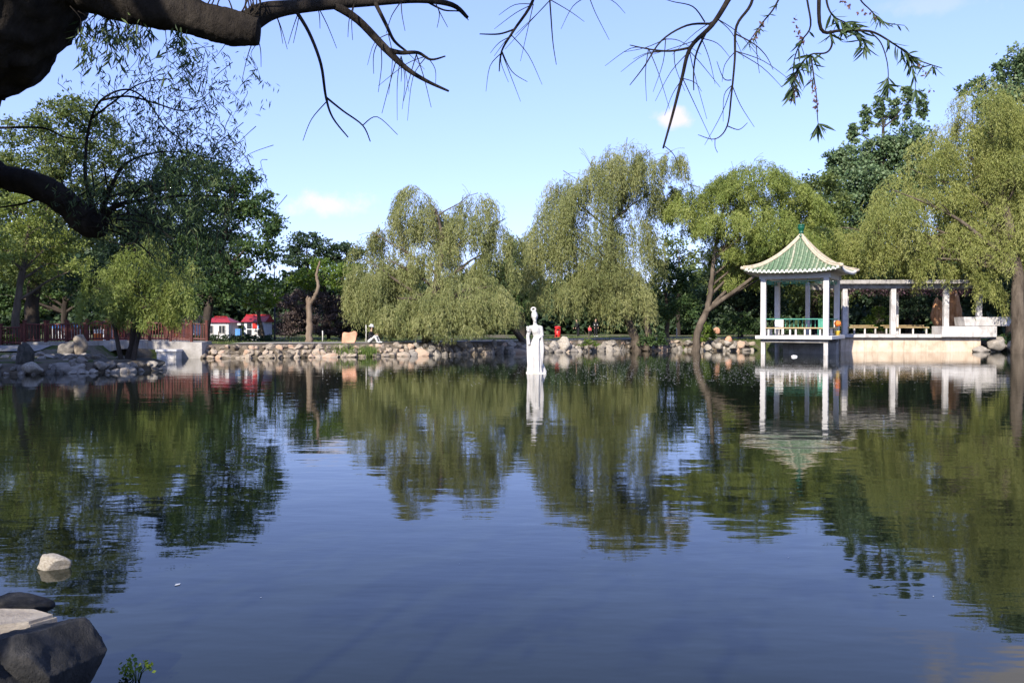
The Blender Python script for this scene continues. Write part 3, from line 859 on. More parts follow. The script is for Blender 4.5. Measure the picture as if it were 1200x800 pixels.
def fold(c):
    if c.z < 1.45:
        a = math.atan2(c.y, c.x)
        k = min(1, (1.45 - c.z) / .3)
        f = 1 + k * (.05 * math.sin(a * 15 + c.z * 1.5) + .05 * math.sin(a * 8 - c.z * 2))
        return Vector((c.x * f, c.y * f, c.z))
    return c
def sq(c): return Vector((c.x, c.y * (.82 if c.z < 1.95 else 1), c.z))
fig = fused('figure', caps, .018, M['statue'], ST, sq, fold, 3)
head = fused('head', [((-.05, -.02, 2.17), .085, (-.05, -.015, 2.29), .125), ((-.02, -.135, 2.235), .02, (-.035, -.12, 2.30), .016), ((-.03, -.09, 2.17), .03, (-.04, -.06, 2.15), .04),
                      ((-.035, -.05, 2.10), .06, (-.05, -.01, 2.16), .075)], .012, M['statue'], ST, None, None, 2)
hair_caps = [((-.05, .035, 2.29), .135, (-.06, .03, 2.37), .125), ((-.06, .02, 2.38), .11, (-.07, .02, 2.48), .08)]
for k in range(10):
    a0, a1 = 2 * math.pi * k / 10, 2 * math.pi * (k + 1) / 10
    hair_caps.append(((-.10 + .085 * math.cos(a0), 0, 2.57 + .075 * math.sin(a0)), .036, (-.10 + .085 * math.cos(a1), 0, 2.57 + .075 * math.sin(a1)), .036))
hair_caps.append(((-.05, .08, 2.3), .08, (-.04, .08, 2.05), .045))
fused('topknot', hair_caps, .013, M['statue'], ST, None, None, 1)

# ------------------------------------------------------------------ people
def person(name, loc, rz, label, top, legs, shoes, hat=None, seated=False, h=1.68, bend=0.0, arm=0.2):
    t = empty(name, loc, rz); tag(t, label, 'person')
    s = h / 1.7
    S = lambda *v: tuple(s * q for q in v)
    if not seated:
        hip, kn, an = .90, .50, .08
        b = bend
        sh = (0, -b, 1.40); hd = (0, -b * 1.25, 1.58)
        body = [(S(0, 0, 1.0), .12 * s, S(0, -b * .7, 1.3), .13 * s), (S(0, -b, 1.38), .06 * s, S(*hd), .055 * s), (S(hd[0], hd[1] - .01, hd[2] - .02), .075 * s, S(hd[0], hd[1], hd[2] + .05), .095 * s)]
        tops = [(S(0, 0, .98), .145 * s, S(0, -b * .8, 1.3), .15 * s), (S(-.15, -b, 1.36), .065 * s, S(.15, -b, 1.36), .065 * s)]
        leg = []; sho = []
        for sx in (-1, 1):
            body.append((S(sx * .18, -b, 1.37), .05 * s, S(sx * .23, -b * .9 - arm * .3, 1.1), .04 * s)); body.append((S(sx * .23, -b * .9 - arm * .3, 1.1), .04 * s, S(sx * .19, -b * .9 - arm, .9), .03 * s))
            body.append((S(sx * .19, -b * .9 - arm, .9), .032 * s, S(sx * .18, -b * .9 - arm - .02, .80), .028 * s))
            body.append((S(sx * .09, 0, .92), .075 * s, S(sx * .10, -.01, .5), .052 * s)); body.append((S(sx * .10, -.01, .5), .05 * s, S(sx * .11, .01, .08), .036 * s))
            tops.append((S(sx * .18, -b, 1.37), .062 * s, S(sx * .23, -b * .9 - arm * .3, 1.1), .052 * s)); tops.append((S(sx * .23, -b * .9 - arm * .3, 1.1), .05 * s, S(sx * .195, -b * .9 - arm * .9, .93), .042 * s))
            leg.append((S(sx * .08, 0, .95), .10 * s, S(sx * .10, -.01, .5), .07 * s)); leg.append((S(sx * .10, -.01, .5), .07 * s, S(sx * .11, .01, .10), .058 * s))
            sho.append((S(sx * .11, .05, .045), .045 * s, S(sx * .12, -.12, .04), .04 * s))
    else:
        hd = (0, -.12, .92)
        body = [(S(0, 0, .12), .13 * s, S(0, -.08, .55), .13 * s), (S(0, -.1, .68), .06 * s, S(*hd), .055 * s), (S(0, -.13, .90), .075 * s, S(0, -.12, .97), .095 * s)]
        tops = [(S(0, 0, .16), .155 * s, S(0, -.08, .58), .155 * s), (S(-.15, -.08, .64), .07 * s, S(.15, -.08, .64), .07 * s)]
        leg = []; sho = []
        for sx in (-1, 1):
            k_ = (sx * .16, -.42, .42); f_ = (sx * .17, -.62, .03)
            body.append((S(sx * .1, 0, .1), .08 * s, S(*k_), .055 * s)); body.append((S(*k_), .053 * s, S(*f_), .036 * s))
            leg.append((S(sx * .1, 0, .1), .11 * s, S(*k_), .078 * s)); leg.append((S(*k_), .078 * s, S(f_[0], f_[1] + .03, .09), .06 * s))
            sho.append((S(f_[0], f_[1] + .05, .045), .045 * s, S(f_[0], f_[1] - .12, .04), .04 * s))
            e_ = (sx * .25, -.2, .4); w_ = (sx * .14, -.42, .52)
            body += [(S(sx * .19, -.08, .64), .05 * s, S(*e_), .042 * s), (S(*e_), .042 * s, S(*w_), .03 * s), (S(*w_), .034 * s, S(w_[0] * .8, w_[1] - .08, w_[2] + .01), .03 * s)]
            tops += [(S(sx * .19, -.08, .64), .065 * s, S(*e_), .054 * s), (S(*e_), .052 * s, S(*w_), .042 * s)]
    fused('body', body, .022, M['skin'], t, relax=1)
    fused('jacket', tops, .022, top, t, relax=1)
    fused('trousers', leg, .022, legs, t, relax=1)
    fused('shoes', sho, .02, shoes, t, relax=1)
    hz = hd[2] + .06
    fused('hair', [(S(hd[0], hd[1] + .02, hz), .10 * s, S(hd[0], hd[1] + .035, hz - .04), .095 * s)], .022, M['hair'], t, relax=1)
    if hat is not None:
        hm = lathe('hat', [(.19 * s, 0), (.20 * s, .012), (.115 * s, .03), (.11 * s, .12 * s), (.07 * s, .15 * s), (.001, .155 * s)], 16)
        ho = link('hat', hm, hat, t); ho.location = S(hd[0], hd[1], hz + .045); ho.rotation_euler = (.15, 0, 0)
    return t
c = P(433, 400, 53.2)
person('person', (c.x, 53.35, .80), R(75), 'person in black top, pale trousers and white hat sitting on the stone bank', M['black'], M['pale_cloth'], M['white_cloth'], M['white_cloth'], True)
c = P(698, 395, 82)
pa = person('person', (c.x, 82, gz(c.x, 82) - .01), R(15), 'person in black with a white waist wrap standing on the lawn', M['black'], M['black'], M['white_cloth'])
fused('waist_wrap', [((-.16, -.02, 1.12), .075, (.16, -.02, 1.14), .075), ((-.18, -.03, 1.16), .05, (.18, -.03, 1.18), .05)], .022, M['white_cloth'], pa, relax=1)
c = P(677.5, 395, 81)
person('person', (c.x, 81, gz(c.x, 81) - .01), R(-60), 'person in plain black clothes leaning forward under the willow strands', M['black'], M['black'], M['black'], None, False, 1.62, .14, .3)
c = P(691, 394, 83)
person('person', (c.x, 83, gz(c.x, 83) - .01), R(10), 'child sized person in a pinkish red top between two people in black', M['pinkred'], M['black'], M['white_cloth'], None, False, 1.05)

# ------------------------------------------------------------------ bins, posts, lamp
c = P(653.5, 396, 78)
rb = empty('litter_bin', (c.x, 78, gz(c.x, 78))); tag(rb, 'bright red pillar shaped litter bin on the far lawn', 'litter bin')
link('bin_body', lathe('bin_body', [(.001, .0), (.30, .0), (.30, .02), (.26, .06), (.27, .1), (.27, .86), (.001, .86)], 18), M['red'], rb)
link('bin_lid', lathe('bin_lid', [(.001, .862), (.31, .862), (.31, .92), (.22, 1.0), (.001, 1.03)], 18), M['red'], rb)
box('bin_slot', -.13, .13, -.285, -.262, .62, .76, M['black'], rb, .005)
for k, (px, d, h, lab) in enumerate(((378, 60, .75, 'short pale stake on the grass strip near the bare trunk'), (429, 56, 1.15, 'thin pale stake behind the seated person'), (793, 72, .9, 'white stake at the edge of the path by the leafy shrub'))):
    c = P(px, 390, d)
    o = link('stake', tubes('stake', [([(0, 0, -.1), (.01, 0, h * .5), (0, 0, h)], [.045, .04, .036])], 8), M['white'])
    o.location = (c.x, d, gz(c.x, d)); tag(o, lab, 'post')
c = P(322, 395, 64)
lp = empty('park_lamp', (c.x, 64, gz(c.x, 64))); tag(lp, 'slim dark park lamp with two white globes before the purple shrubs', 'lamp')
link('pole', tubes('pole', [([(0, 0, -.2), (0, 0, .4), (0, 0, 5.1)], [.09, .07, .045])], 10), M['metal_dark'], lp)
for sx, z in ((-1, 5.25), (.02, 5.5)):
    pts, rd = smooth_path([(0, 0, 4.9), (sx * .5, 0, 4.95), (sx * .8, 0, z - .12)], [.03, .025, .02], 4)
    link('arm', tubes('arm', [(pts, rd)], 8), M['metal_dark'], lp)
    g = link('globe', lathe('globe', [(.001, -.17), (.1, -.14), (.16, -.05), (.165, .03), (.12, .12), (.001, .17)], 16), M['globe'], lp); g.location = (sx * .8, 0, z)

# ------------------------------------------------------------------ bridge with red railing
BR = empty('footbridge', (-28.2, 49.0, 0)); tag(BR, 'low footbridge with dark red picket railings over the pond inlet', 'bridge')
bm = bmesh.new()
N = 28
top, bot = [], []
for i in range(N + 1):
    x = 10.0 * i / N
    zt = .93 + .10 * math.sin(math.pi * min(1, max(0, (x - 2) / 8)))
    u = (x - 6.6) / 1.9
    zb = .12 + (.46 * math.sqrt(max(0, 1 - u * u)) if abs(u) < 1 else 0)
    if abs(u) >= 1: zb = .05
    top.append((x, zt)); bot.append((x, zb))
vv = {}
for side, y in ((0, 0.0), (1, 2.7)):
    for i in range(N + 1):
        vv[(side, 't', i)] = bm.verts.new((top[i][0], y, top[i][1])); vv[(side, 'b', i)] = bm.verts.new((bot[i][0], y, bot[i][1]))
for i in range(N):
    for side in (0, 1):
        bm.faces.new((vv[(side, 'b', i)], vv[(side, 'b', i + 1)], vv[(side, 't', i + 1)], vv[(side, 't', i)]))
    for k in 'tb':
        bm.faces.new((vv[(0, k, i)], vv[(0, k, i + 1)], vv[(1, k, i + 1)], vv[(1, k, i)]))
for i in (0, N):
    bm.faces.new((vv[(0, 'b', i)], vv[(0, 't', i)], vv[(1, 't', i)], vv[(1, 'b', i)]))
link('span', bm_mesh('span', bm), M['concrete'], BR)
pk = bmesh.new(); add_box(pk, -.03, .03, -.02, .02, 0, .98, .006); picket = bm_mesh('picket', pk); picket.materials.append(M['red_wood'])
pk = bmesh.new(); add_box(pk, -.075, .075, -.075, .075, 0, 1.2, .015); add_box(pk, -.095, .095, -.095, .095, 1.2, 1.27, .02); post = bm_mesh('post', pk); post.materials.append(M['red_wood'])
def zdeck(x): return .93 + .10 * math.sin(math.pi * min(1, max(0, (x - 2) / 8)))
for y in (.12, 2.58):
    for k in range(9):
        x = .15 + k * 1.2
        o = link('post', post, None, BR); o.location = (x, y, zdeck(x) - .01)
        if k < 8:
            for zz in (.12, 1.02):
                a = Vector((x + .05, y, zdeck(x) + zz)); b = Vector((x + 1.15, y, zdeck(x + 1.2) + zz))
                link('rail', tubes('rail', [([a, b], [.05, .05])], 4, False), M['red_wood'], BR)
            for i in range(1, 7):
                xx = x + i * .171
                o = link('picket', picket, None, BR); o.location = (xx, y, zdeck(xx) + .05)
# railing on the ground towards the left trees
FE = empty('picket_fence', (-34.6, 49.6, gz(-31, 49.6))); tag(FE, 'dark red picket fence leading up to the footbridge', 'fence')
for k in range(6):
    x = .1 + k * 1.2
    o = link('post', post, None, FE); o.location = (x, 0, -.02)
    if k < 5:
        for zz in (.14, 1.02): link('rail', tubes('rail', [([(x + .05, 0, zz), (x + 1.15, 0, zz)], [.05, .05])], 4, False), M['red_wood'], FE)
        for i in range(1, 7):
            o = link('picket', picket, None, FE); o.location = (x + i * .171, 0, .06)
AB = empty('abutment', (-20.35, 48.35, 0)); tag(AB, 'pale concrete bridge abutment with a stepped landing block at the water', 'abutment')
box('abutment_wall', 0, 2.6, .5, 1.3, -.8, .93, M['concrete'], AB, .03)
box('landing_block', .35, 1.45, -.35, .498, -.8, .40, M['white_worn'], AB, .015)
box('landing_cap', .30, 1.50, -.42, .497, .403, .54, M['white'], AB, .02)

# ------------------------------------------------------------------ kiosks and stalls
def kiosk(name, px0, px1, d, wall_h, roof_h, label, windows, gable=False):
    a, b = P(px0, 390, d), P(px1, 390, d)
    w = b.x - a.x
    t = empty(name, ((a.x + b.x) / 2, d, .72)); tag(t, label, 'kiosk')
    box('wall', -w / 2, w / 2, 0, 2.2, 0, wall_h, M['kiosk_wall'], t, .02)
    bm = bmesh.new()
    e = .18
    if gable:
        pts = [(-w / 2 - e, -e, wall_h), (w / 2 + e, -e, wall_h), (w / 2 + e, 2.2 + e, wall_h), (-w / 2 - e, 2.2 + e, wall_h), (-w / 2 - e, 1.1, wall_h + roof_h), (w / 2 + e, 1.1, wall_h + roof_h)]
    else:
        pts = [(-w / 2 - e, -e, wall_h), (w / 2 + e, -e, wall_h), (w / 2 + e, 2.2 + e, wall_h), (-w / 2 - e, 2.2 + e, wall_h), (-w / 4, 1.1, wall_h + roof_h), (w / 4, 1.1, wall_h + roof_h)]
    vs = [bm.verts.new((x, y, z + .004)) for x, y, z in pts]
    for f in ((0, 1, 5, 4), (2, 3, 4, 5), (1, 2, 5), (3, 0, 4), (3, 2, 1, 0)): bm.faces.new([vs[i] for i in f])
    rf = link('roof', bm_mesh('roof', bm), M['red_roof'], t)
    link('roof_ridge', tubes('roof_ridge', [([pts[4], pts[5]], [.07, .07])], 6), M['red_roof'], rf)
    for (wx, wz, ww, wh) in windows:
        f = box('window', wx - ww / 2 - .05, wx + ww / 2 + .05, -.04, -.003, wz - wh / 2 - .05, wz + wh / 2 + .05, M['white'], t, .004)
        box('pane', wx - ww / 2, wx - .02, -.055, -.043, wz - wh / 2, wz + wh / 2, M['dark_glass'], f, 0)
        box('pane', wx + .02, wx + ww / 2, -.055, -.043, wz - wh / 2, wz + wh / 2, M['dark_glass'], f, 0)
    return t, w
k1, w1 = kiosk('kiosk', 238, 268, 62, 1.35, .42, 'small white kiosk with hipped red roof and two windows behind the low hedge', ((-.42, .85, .42, .55), (.45, .85, .42, .55)))
k2, w2 = kiosk('kiosk', 286, 309, 62.5, 1.4, .5, 'small white kiosk with gabled red roof and a front covered in picture boards', (), True)
pi = 0
for r in range(2):
    for q in range(3):
        m = (M['dark_glass'], M['white'], M['black'], M['dark_glass'], M['red'], M['blue'])[pi]; pi += 1
        box('picture_board', -.5 + q * .4, -.17 + q * .4, -.035, -.003, .42 + r * .5, .84 + r * .5, m, k2, .004)
a_ = box('side_awning', -1.05, -.8, -.5, .6, 1.15, 1.3, M['white'], k2, .02)
box('counter', -1.15, -.78, -.7, -.3, 0, .9, M['blue'], k2, .02)
k3, w3 = kiosk('kiosk', 214, 230, 66, 1.5, .5, 'narrow white booth with red top half hidden behind willow trunks', ((0, .9, .4, .5),))
def awning_stall(px0, px1, d, z, mat, label):
    a, b = P(px0, 390, d), P(px1, 390, d); w = b.x - a.x
    t = empty('market_stall', (a.x, d, gz(a.x, d))); tag(t, label, 'stall')
    bm = bmesh.new()
    n = 6
    pr = [(0, z), (.9, z + .2), (1.8, z)]
    v = [[bm.verts.new((w * i / n, y, zz)) for i in range(n + 1)] for y, zz in pr]
    vb = [[bm.verts.new((w * i / n, y, zz - .14)) for i in range(n + 1)] for y, zz in pr]
    for r_ in range(2):
        for i in range(n):
            bm.faces.new((v[r_][i], v[r_][i + 1], v[r_ + 1][i + 1], v[r_ + 1][i])); bm.faces.new((vb[r_][i], vb[r_ + 1][i], vb[r_ + 1][i + 1], vb[r_][i + 1]))
    for i in range(n):
        bm.faces.new((v[0][i], vb[0][i], vb[0][i + 1], v[0][i + 1])); bm.faces.new((v[2][i], v[2][i + 1], vb[2][i + 1], vb[2][i]))
    link('canopy', bm_mesh('canopy', bm), mat, t)
    for x in (.05, w - .05):
        for y in (.06, 1.74): box('pole', x - .03, x + .03, y - .03, y + .03, 0, z - .06, M['white'], t, .004)
    box('counter', .15, w - .15, .3, .9, 0, .85, M['kiosk_wall'], t, .02)
awning_stall(104, 131, 60, 1.25, M['red_roof'], 'red canopied stall beyond the footbridge')
awning_stall(60, 76, 62, 1.05, M['blue'], 'narrow blue canopied stall beyond the picket fence')
awning_stall(78, 92, 63, 1.1, M['blue'], 'blue canopied stall standing next to the red one')
c = P(160, 390, 57)
for k, (px, d, hh, mt, lab) in enumerate(((115, 55, .62, 'orange', 'orange low play panel seen through the bridge railing'), (158, 56, .5, 'orange', 'small orange play block behind the bridge railing near the booth'), (141, 57, .8, 'red', 'red play panel seen through the bridge railing'), (206, 60, .55, 'orange', 'orange tub beside the narrow white booth'))):
    c = P(px, 390, d)
    o = box('play_panel', -.3, .3, -.06, .06, 0, hh, M[mt], None, .03); o.location = (c.x, d, gz(c.x, d)); tag(o, lab, 'panel')
# parked white car far back under the willow
c = P(709, 384, 104)
CAR = empty('parked_car', (c.x, 104, .78)); tag(CAR, 'white car parked far back among the trunks', 'car')
pro = [(-2.1, .3), (-2.1, .75), (-1.75, .88), (-1.0, .95), (-.45, 1.42), (.95, 1.45), (1.6, .98), (2.05, .9), (2.12, .35)]
bm = bmesh.new()
va = [bm.verts.new((x, -.8, z)) for x, z in pro]; vb = [bm.verts.new((x, .8, z)) for x, z in pro]
bm.faces.new(va); bm.faces.new(vb[::-1])
for i in range(len(pro)): bm.faces.new((va[i], va[(i + 1) % len(pro)], vb[(i + 1) % len(pro)], vb[i]))
bmesh.ops.bevel(bm, geom=list(bm.edges), offset=.05, segments=2, affect='EDGES')
link('body', bm_mesh('body', bm), M['white_cloth'], CAR)
bm = bmesh.new()
wp = [(-.85, .98), (-.42, 1.36), (.9, 1.38), (1.3, 1.0)]
va = [bm.verts.new((x, -.808, z)) for x, z in wp]; vb = [bm.verts.new((x, .808, z)) for x, z in wp]
bm.faces.new(va); bm.faces.new(vb[::-1])
for i in range(4): bm.faces.new((va[i], va[(i + 1) % 4], vb[(i + 1) % 4], vb[i]))
link('side_window', bm_mesh('side_window', bm), M['dark_glass'], CAR)
for x in (-1.35, 1.35):
    for y in (-.78, .62):
        w_ = link('wheel', tubes('wheel', [([(x, y, .31), (x, y + .17, .31)], [.31, .31])], 16, False), M['black'], CAR)

# ------------------------------------------------------------------ vegetation
def unit(a): return a / (np.linalg.norm(a, axis=1)[:, None] + 1e-9)

def leaves(name, C, D, L, W, var, mat, parent=None, flat=None):
    n = len(C)
    D = unit(D)
    S = unit(np.cross(D, rng.normal(size=(n, 3))))
    Nn = np.cross(D, S)
    L = L[:, None]; W = W[:, None]
    V = np.stack([C, C + D * L * .45 + S * W * .5 + Nn * L * .03, C + D * L - Nn * L * .05, C + D * L * .45 - S * W * .5 + Nn * L * .03], 1).reshape(-1, 3)
    F = np.arange(4 * n).reshape(n, 4)
    me = np_mesh(name, V, F, False)
    at = me.attributes.new('var', 'FLOAT', 'POINT')
    at.data.foreach_set('value', np.repeat(np.clip(var, 0, 1), 4).astype(np.float32))
    return link(name, me, mat, parent)

def weeping(clumps, dens, leaf=(.26, .045), spread=.42):
    """clumps: (centre x, y, top z, radius, drop). Hanging strands below a dome."""
    Cs, Ds, Ls, Ws, Vs = [], [], [], [], []
    for (cx, cy, zt, r, drop) in clumps:
        area = 2 * r * (drop + r * .6)
        nl = int(area * dens)
        per = 22
        ns = max(6, nl // per)
        nb = max(6, int(6 + r * r * 4.5))
        brho = np.sqrt(rng.random(nb)) ** .75; bth = rng.random(nb) * 2 * np.pi
        bx = np.stack([np.cos(bth) * brho, np.sin(bth) * brho], 1)
        blen = rng.uniform(.55, 1.08, nb); bvar = rng.normal(size=nb) * .16 + rng.normal() * .07
        bdz = rng.random(nb) ** 1.5 * .30 * drop
        wt = rng.uniform(.35, 1.6, nb); bi = rng.choice(nb, ns, p=wt / wt.sum())
        xy = bx[bi] + rng.normal(size=(ns, 2)) * min(.17, .42 / max(r, .3))
        rho = np.linalg.norm(xy, axis=1)
        out = np.concatenate([xy / (rho[:, None] + 1e-6), np.zeros((ns, 1))], 1)
        rho = np.minimum(rho, 1.12)
        s0 = np.array([cx, cy, zt]) + out * (rho * r)[:, None]
        hdome = min(r * .75, drop * .5)
        s0[:, 2] -= hdome * rho ** 2.0 + bdz[bi] + rng.random(ns) * .10 * drop
        ln = drop * rng.uniform(.35, 1.0, ns) * blen[bi] * (.78 + .27 * rho)
        room = (drop - (zt - s0[:, 2])) * blen[bi]
        ln = np.clip(np.minimum(ln, room * rng.uniform(.7, 1.08, ns)), .25, None)
        sv = .5 + bvar[bi] + rng.normal(size=ns) * .12
        t = rng.random((ns, per))
        reach = (.10 + .25 * rng.random(ns)) * np.minimum(ln, 2.5)
        horiz = 1 - (1 - np.minimum(t * 2.2, 1)) ** 2
        p = s0[:, None, :] + out[:, None, :] * (reach[:, None] * horiz)[..., None]
        zoff = .22 * np.minimum(ln, 1.5)[:, None] * 4 * np.minimum(t, .25) * (1 - 2 * np.minimum(t, .25)) * .6
        p[..., 2] += zoff - ln[:, None] * t ** 1.15
        p += rng.normal(size=p.shape) * np.array([.055, .055, .04])
        d = np.zeros_like(p); d[..., 2] = -1
        d += out[:, None, :] * .35 * (1 - t[..., None]) + rng.normal(size=p.shape) * spread
        Cs.append(p.reshape(-1, 3)); Ds.append(d.reshape(-1, 3))
        m = ns * per
        Ls.append(leaf[0] * rng.uniform(.6, 1.25, m)); Ws.append(leaf[1] * rng.uniform(.7, 1.3, m))
        Vs.append((np.repeat(sv, per) + rng.normal(size=m) * .16))
    return [np.concatenate(a) for a in (Cs, Ds, Ls, Ws, Vs)]

BUSHY = 1.9
def bushy(clumps, dens, leaf=(.24, .17), droop=.25, sub=14):
    """clumps: (x, y, z, rx, rz). Leaf tufts spread over lumpy ellipsoids."""
    Cs, Ds, Ls, Ws, Vs = [], [], [], [], []
    for (cx, cy, cz, rx, rz) in clumps:
        n = int(4 * rx * rz * dens * BUSHY)
        ns = max(5, int(sub * (1 + rx * rz * .25)))
        dirs = unit(rng.normal(size=(ns, 3)))
        rad = rng.uniform(.45, 1.0, ns)[:, None]
        sc = np.array([cx, cy, cz]) + dirs * rad * np.array([rx, rx, rz])
        sv = rng.random(ns) * .55 + .2
        sr = rng.uniform(.26, .50, ns)
        k = rng.integers(0, ns, n)
        off = rng.normal(size=(n, 3)) * .55
        off[:, 2] *= .7
        p = sc[k] + off * sr[k][:, None] * np.array([rx, rx, min(rx, rz)])
        d = rng.normal(size=(n, 3)) + dirs[k] * .6; d[:, 2] -= droop
        Cs.append(p); Ds.append(d)
        Ls.append(leaf[0] * rng.uniform(.6, 1.3, n)); Ws.append(leaf[1] * rng.uniform(.6, 1.3, n))
        Vs.append(sv[k] + rng.normal(size=n) * .17)
    return [np.concatenate(a) for a in (Cs, Ds, Ls, Ws, Vs)]

def limbs(trunk, rad, targets, r_end=.025, sub=3, wander=.35, start=.35):
    """branches from the trunk line to each target point, with side twigs"""
    paths = []
    tp, tr = smooth_path(trunk, rad, 6)
    jit = [Vector((noise.noise((i * .9, 1.3, p.x)), noise.noise((i * .9, 7.7, p.y)), 0)) * tr[i] * .38 for i, p in enumerate(tp)]
    tp = [p + j for p, j in zip(tp, jit)]
    tr = [r * (1 + .22 * noise.noise((i * .8, 4.2, tp[i].x))) for i, r in enumerate(tr)]
    tr[0] *= 1.35
    paths.append((tp, tr))
    zt = tp[-1].z
    for tg in targets:
        tg = Vector(tg)
        # start lower on the trunk for lower targets
        best = None
        for i, q in enumerate(tp):
            if i < len(tp) * start: continue
            sc = abs((tg - q).normalized().z - .55) + (tg - q).length * .05
            if best is None or sc < best[0]: best = (sc, i)
        i = best[1]
        a = tp[i]; ra = tr[i] * .55
        mid = a.lerp(tg, .5) + Vector((random.uniform(-1, 1), random.uniform(-1, 1), random.uniform(.1, 1))) * wander * (tg - a).length * .28
        q25 = a.lerp(mid, .5) + Vector((random.uniform(-1, 1), random.uniform(-1, 1), 0)) * .12
        q75 = mid.lerp(tg, .5) + Vector((random.uniform(-1, 1), random.uniform(-1, 1), random.uniform(-.5, 1))) * .15
        pp, pr = smooth_path([a, q25, mid, q75, tg], [ra, ra * .75, ra * .55, ra * .35, r_end], 4)
        paths.append((pp, pr))
        for _ in range(sub):
            j = random.randrange(len(pp) // 3, len(pp) - 1)
            dr = Vector((random.gauss(0, 1), random.gauss(0, 1), random.gauss(.5, .6))).normalized() * random.uniform(.6, 1.6)
            e = pp[j] + dr
            sp, sr = smooth_path([pp[j], pp[j].lerp(e, .5) + Vector((0, 0, .12)), e], [pr[j] * .6, pr[j] * .4, .012], 3)
            paths.append((sp, sr))
    return paths

def px_clumps(lst, d, kind='w', jitter=1.0):
    """photo measurements -> metres. w: (px, py top, r px, py bottom[, dd]); b: (px, py, rx px, rz px[, dd])"""
    out = []
    for it in lst:
        dd = it[4] if len(it) > 4 else random.uniform(-1.4, 1.4) * jitter
        q = P(it[0], it[1], d + dd); s = (d + dd) / 1000
        if kind == 'w': out.append((q.x, q.y, q.z, it[2] * s, (it[3] - it[1]) * s))
        else: out.append((q.x, q.y, q.z, it[2] * s, it[3] * s))
    return out

def willow(name, label, trunk_px, rad, lst, d, mat, dens=330, leaf=(.26, .045), bark='bark', group=None, start=.35, spread=.42, sub=3, wander=.35):
    trunk = [P(px, py, d + dd) for px, py, dd in trunk_px]
    trunk[0].z = gz(trunk[0].x, trunk[0].y) - .25
    base = Vector((trunk[0].x, trunk[0].y, trunk[0].z + .25))
    t = empty(name, base); tag(t, label, 'tree', group)
    cl = px_clumps(lst, d, 'w')
    paths = limbs(trunk, rad, [(c[0], c[1], c[2] - .25) for c in cl], sub=sub, wander=wander, start=start)
    ob = link('trunk', tubes('trunk', paths, 8), M[bark], t); ob.location = -base
    C, D, L, W, V = weeping(cl, dens, leaf, spread)
    ob = leaves('crown', C - np.array(base), D, L, W, V, M[mat], t)
    return t

def broadleaf(name, label, trunk_px, rad, lst, d, mat, dens=70, leaf=(.26, .18), bark='bark_dark', group=None, start=.35, sub=2, cat='tree', droop=.25, nsub=14):
    trunk = [P(px, py, d + dd) for px, py, dd in trunk_px]
    trunk[0].z = gz(trunk[0].x, trunk[0].y) - .2
    base = Vector((trunk[0].x, trunk[0].y, trunk[0].z + .2))
    t = empty(name, base); tag(t, label, cat, group)
    cl = px_clumps(lst, d, 'b')
    paths = limbs(trunk, rad, [(c[0], c[1], c[2]) for c in cl], sub=sub, start=start)
    ob = link('trunk' if cat == 'tree' else 'stems', tubes('trunk', paths, 7), M[bark], t); ob.location = -base
    C, D, L, W, V = bushy(cl, dens, leaf, droop, nsub)
    gzz = .45
    keep = C[:, 2] > gzz
    leaves('crown' if cat == 'tree' else 'foliage', C[keep] - np.array(base), D[keep], L[keep], W[keep], V[keep], M[mat], t)
    return t

# --- weeping willows of the far bank
w_broad = willow('willow_tree', 'broad weeping willow with a low front mound of strands near the pink stone slab', [(500, 408, -1.6), (502, 380, -1.2), (512, 330, 0), (518, 280, .5), (510, 245, .5)], [.34, .28, .22, .15, .08],
       [(487, 214, 26, 300, 1.5), (500, 232, 22, 300, 2), (560, 222, 36, 310, 1.5), (592, 252, 18, 320, 1), (437, 268, 22, 380, .5), (455, 250, 16, 330, 1.5), (428, 300, 18, 388, .5), (455, 300, 32, 394, -.5), (508, 272, 32, 345, 0),
        (582, 285, 26, 345, .5), (545, 308, 50, 388, -2.2), (500, 335, 40, 396, -2.6), (578, 330, 32, 390, -2), (465, 345, 32, 396, -2.4), (530, 345, 45, 394, -3), (590, 352, 20, 388, -2)], 57, 'willow', 430)
o = link('leaning_trunk', tubes('leaning_trunk', [smooth_path([P(616, 404, 58.5), P(607, 392, 58.3), P(598, 381, 58), P(585, 365, 57.5), P(570, 350, 57)], [.24, .2, .18, .14, .1], 5)], 10), M['bark'])
o.parent = w_broad; o.location = -w_broad.location
w_tall = willow('willow_tree', 'tallest weeping willow with long pale curtains and a forked dark trunk on the bank', [(750, 412, -.9), (744, 396, -.8), (735, 370, -.3), (722, 320, 0), (716, 270, .3), (718, 215, .5)], [.46, .36, .30, .24, .16, .07],
       [(735, 157, 28, 262), (712, 172, 24, 250), (690, 186, 26, 285), (762, 172, 18, 235), (788, 172, 16, 225), (752, 200, 24, 270), (645, 216, 24, 330, -.5), (660, 196, 20, 290), (630, 258, 20, 368, -.5), (648, 262, 24, 340, 0), (690, 236, 40, 335, -.5),
        (738, 240, 30, 345, .5), (780, 215, 18, 262), (706, 282, 34, 350, -1), (652, 310, 28, 380, -1.2), (680, 318, 26, 374, -1), (735, 306, 28, 392, -1), (718, 326, 20, 374, -1.6), (745, 330, 22, 380, -1), (700, 300, 26, 360, .5)], 63, 'willow', 330, sub=4)
o = link('forked_trunk', tubes('forked_trunk', [smooth_path([P(757, 411, 61.9), P(760, 396, 62.0), P(757, 372, 62.2), P(752, 345, 62.6), P(748, 318, 62.8)], [.30, .26, .2, .15, .08], 5)], 9), M['bark'])
o.parent = w_tall; o.location = -w_tall.location
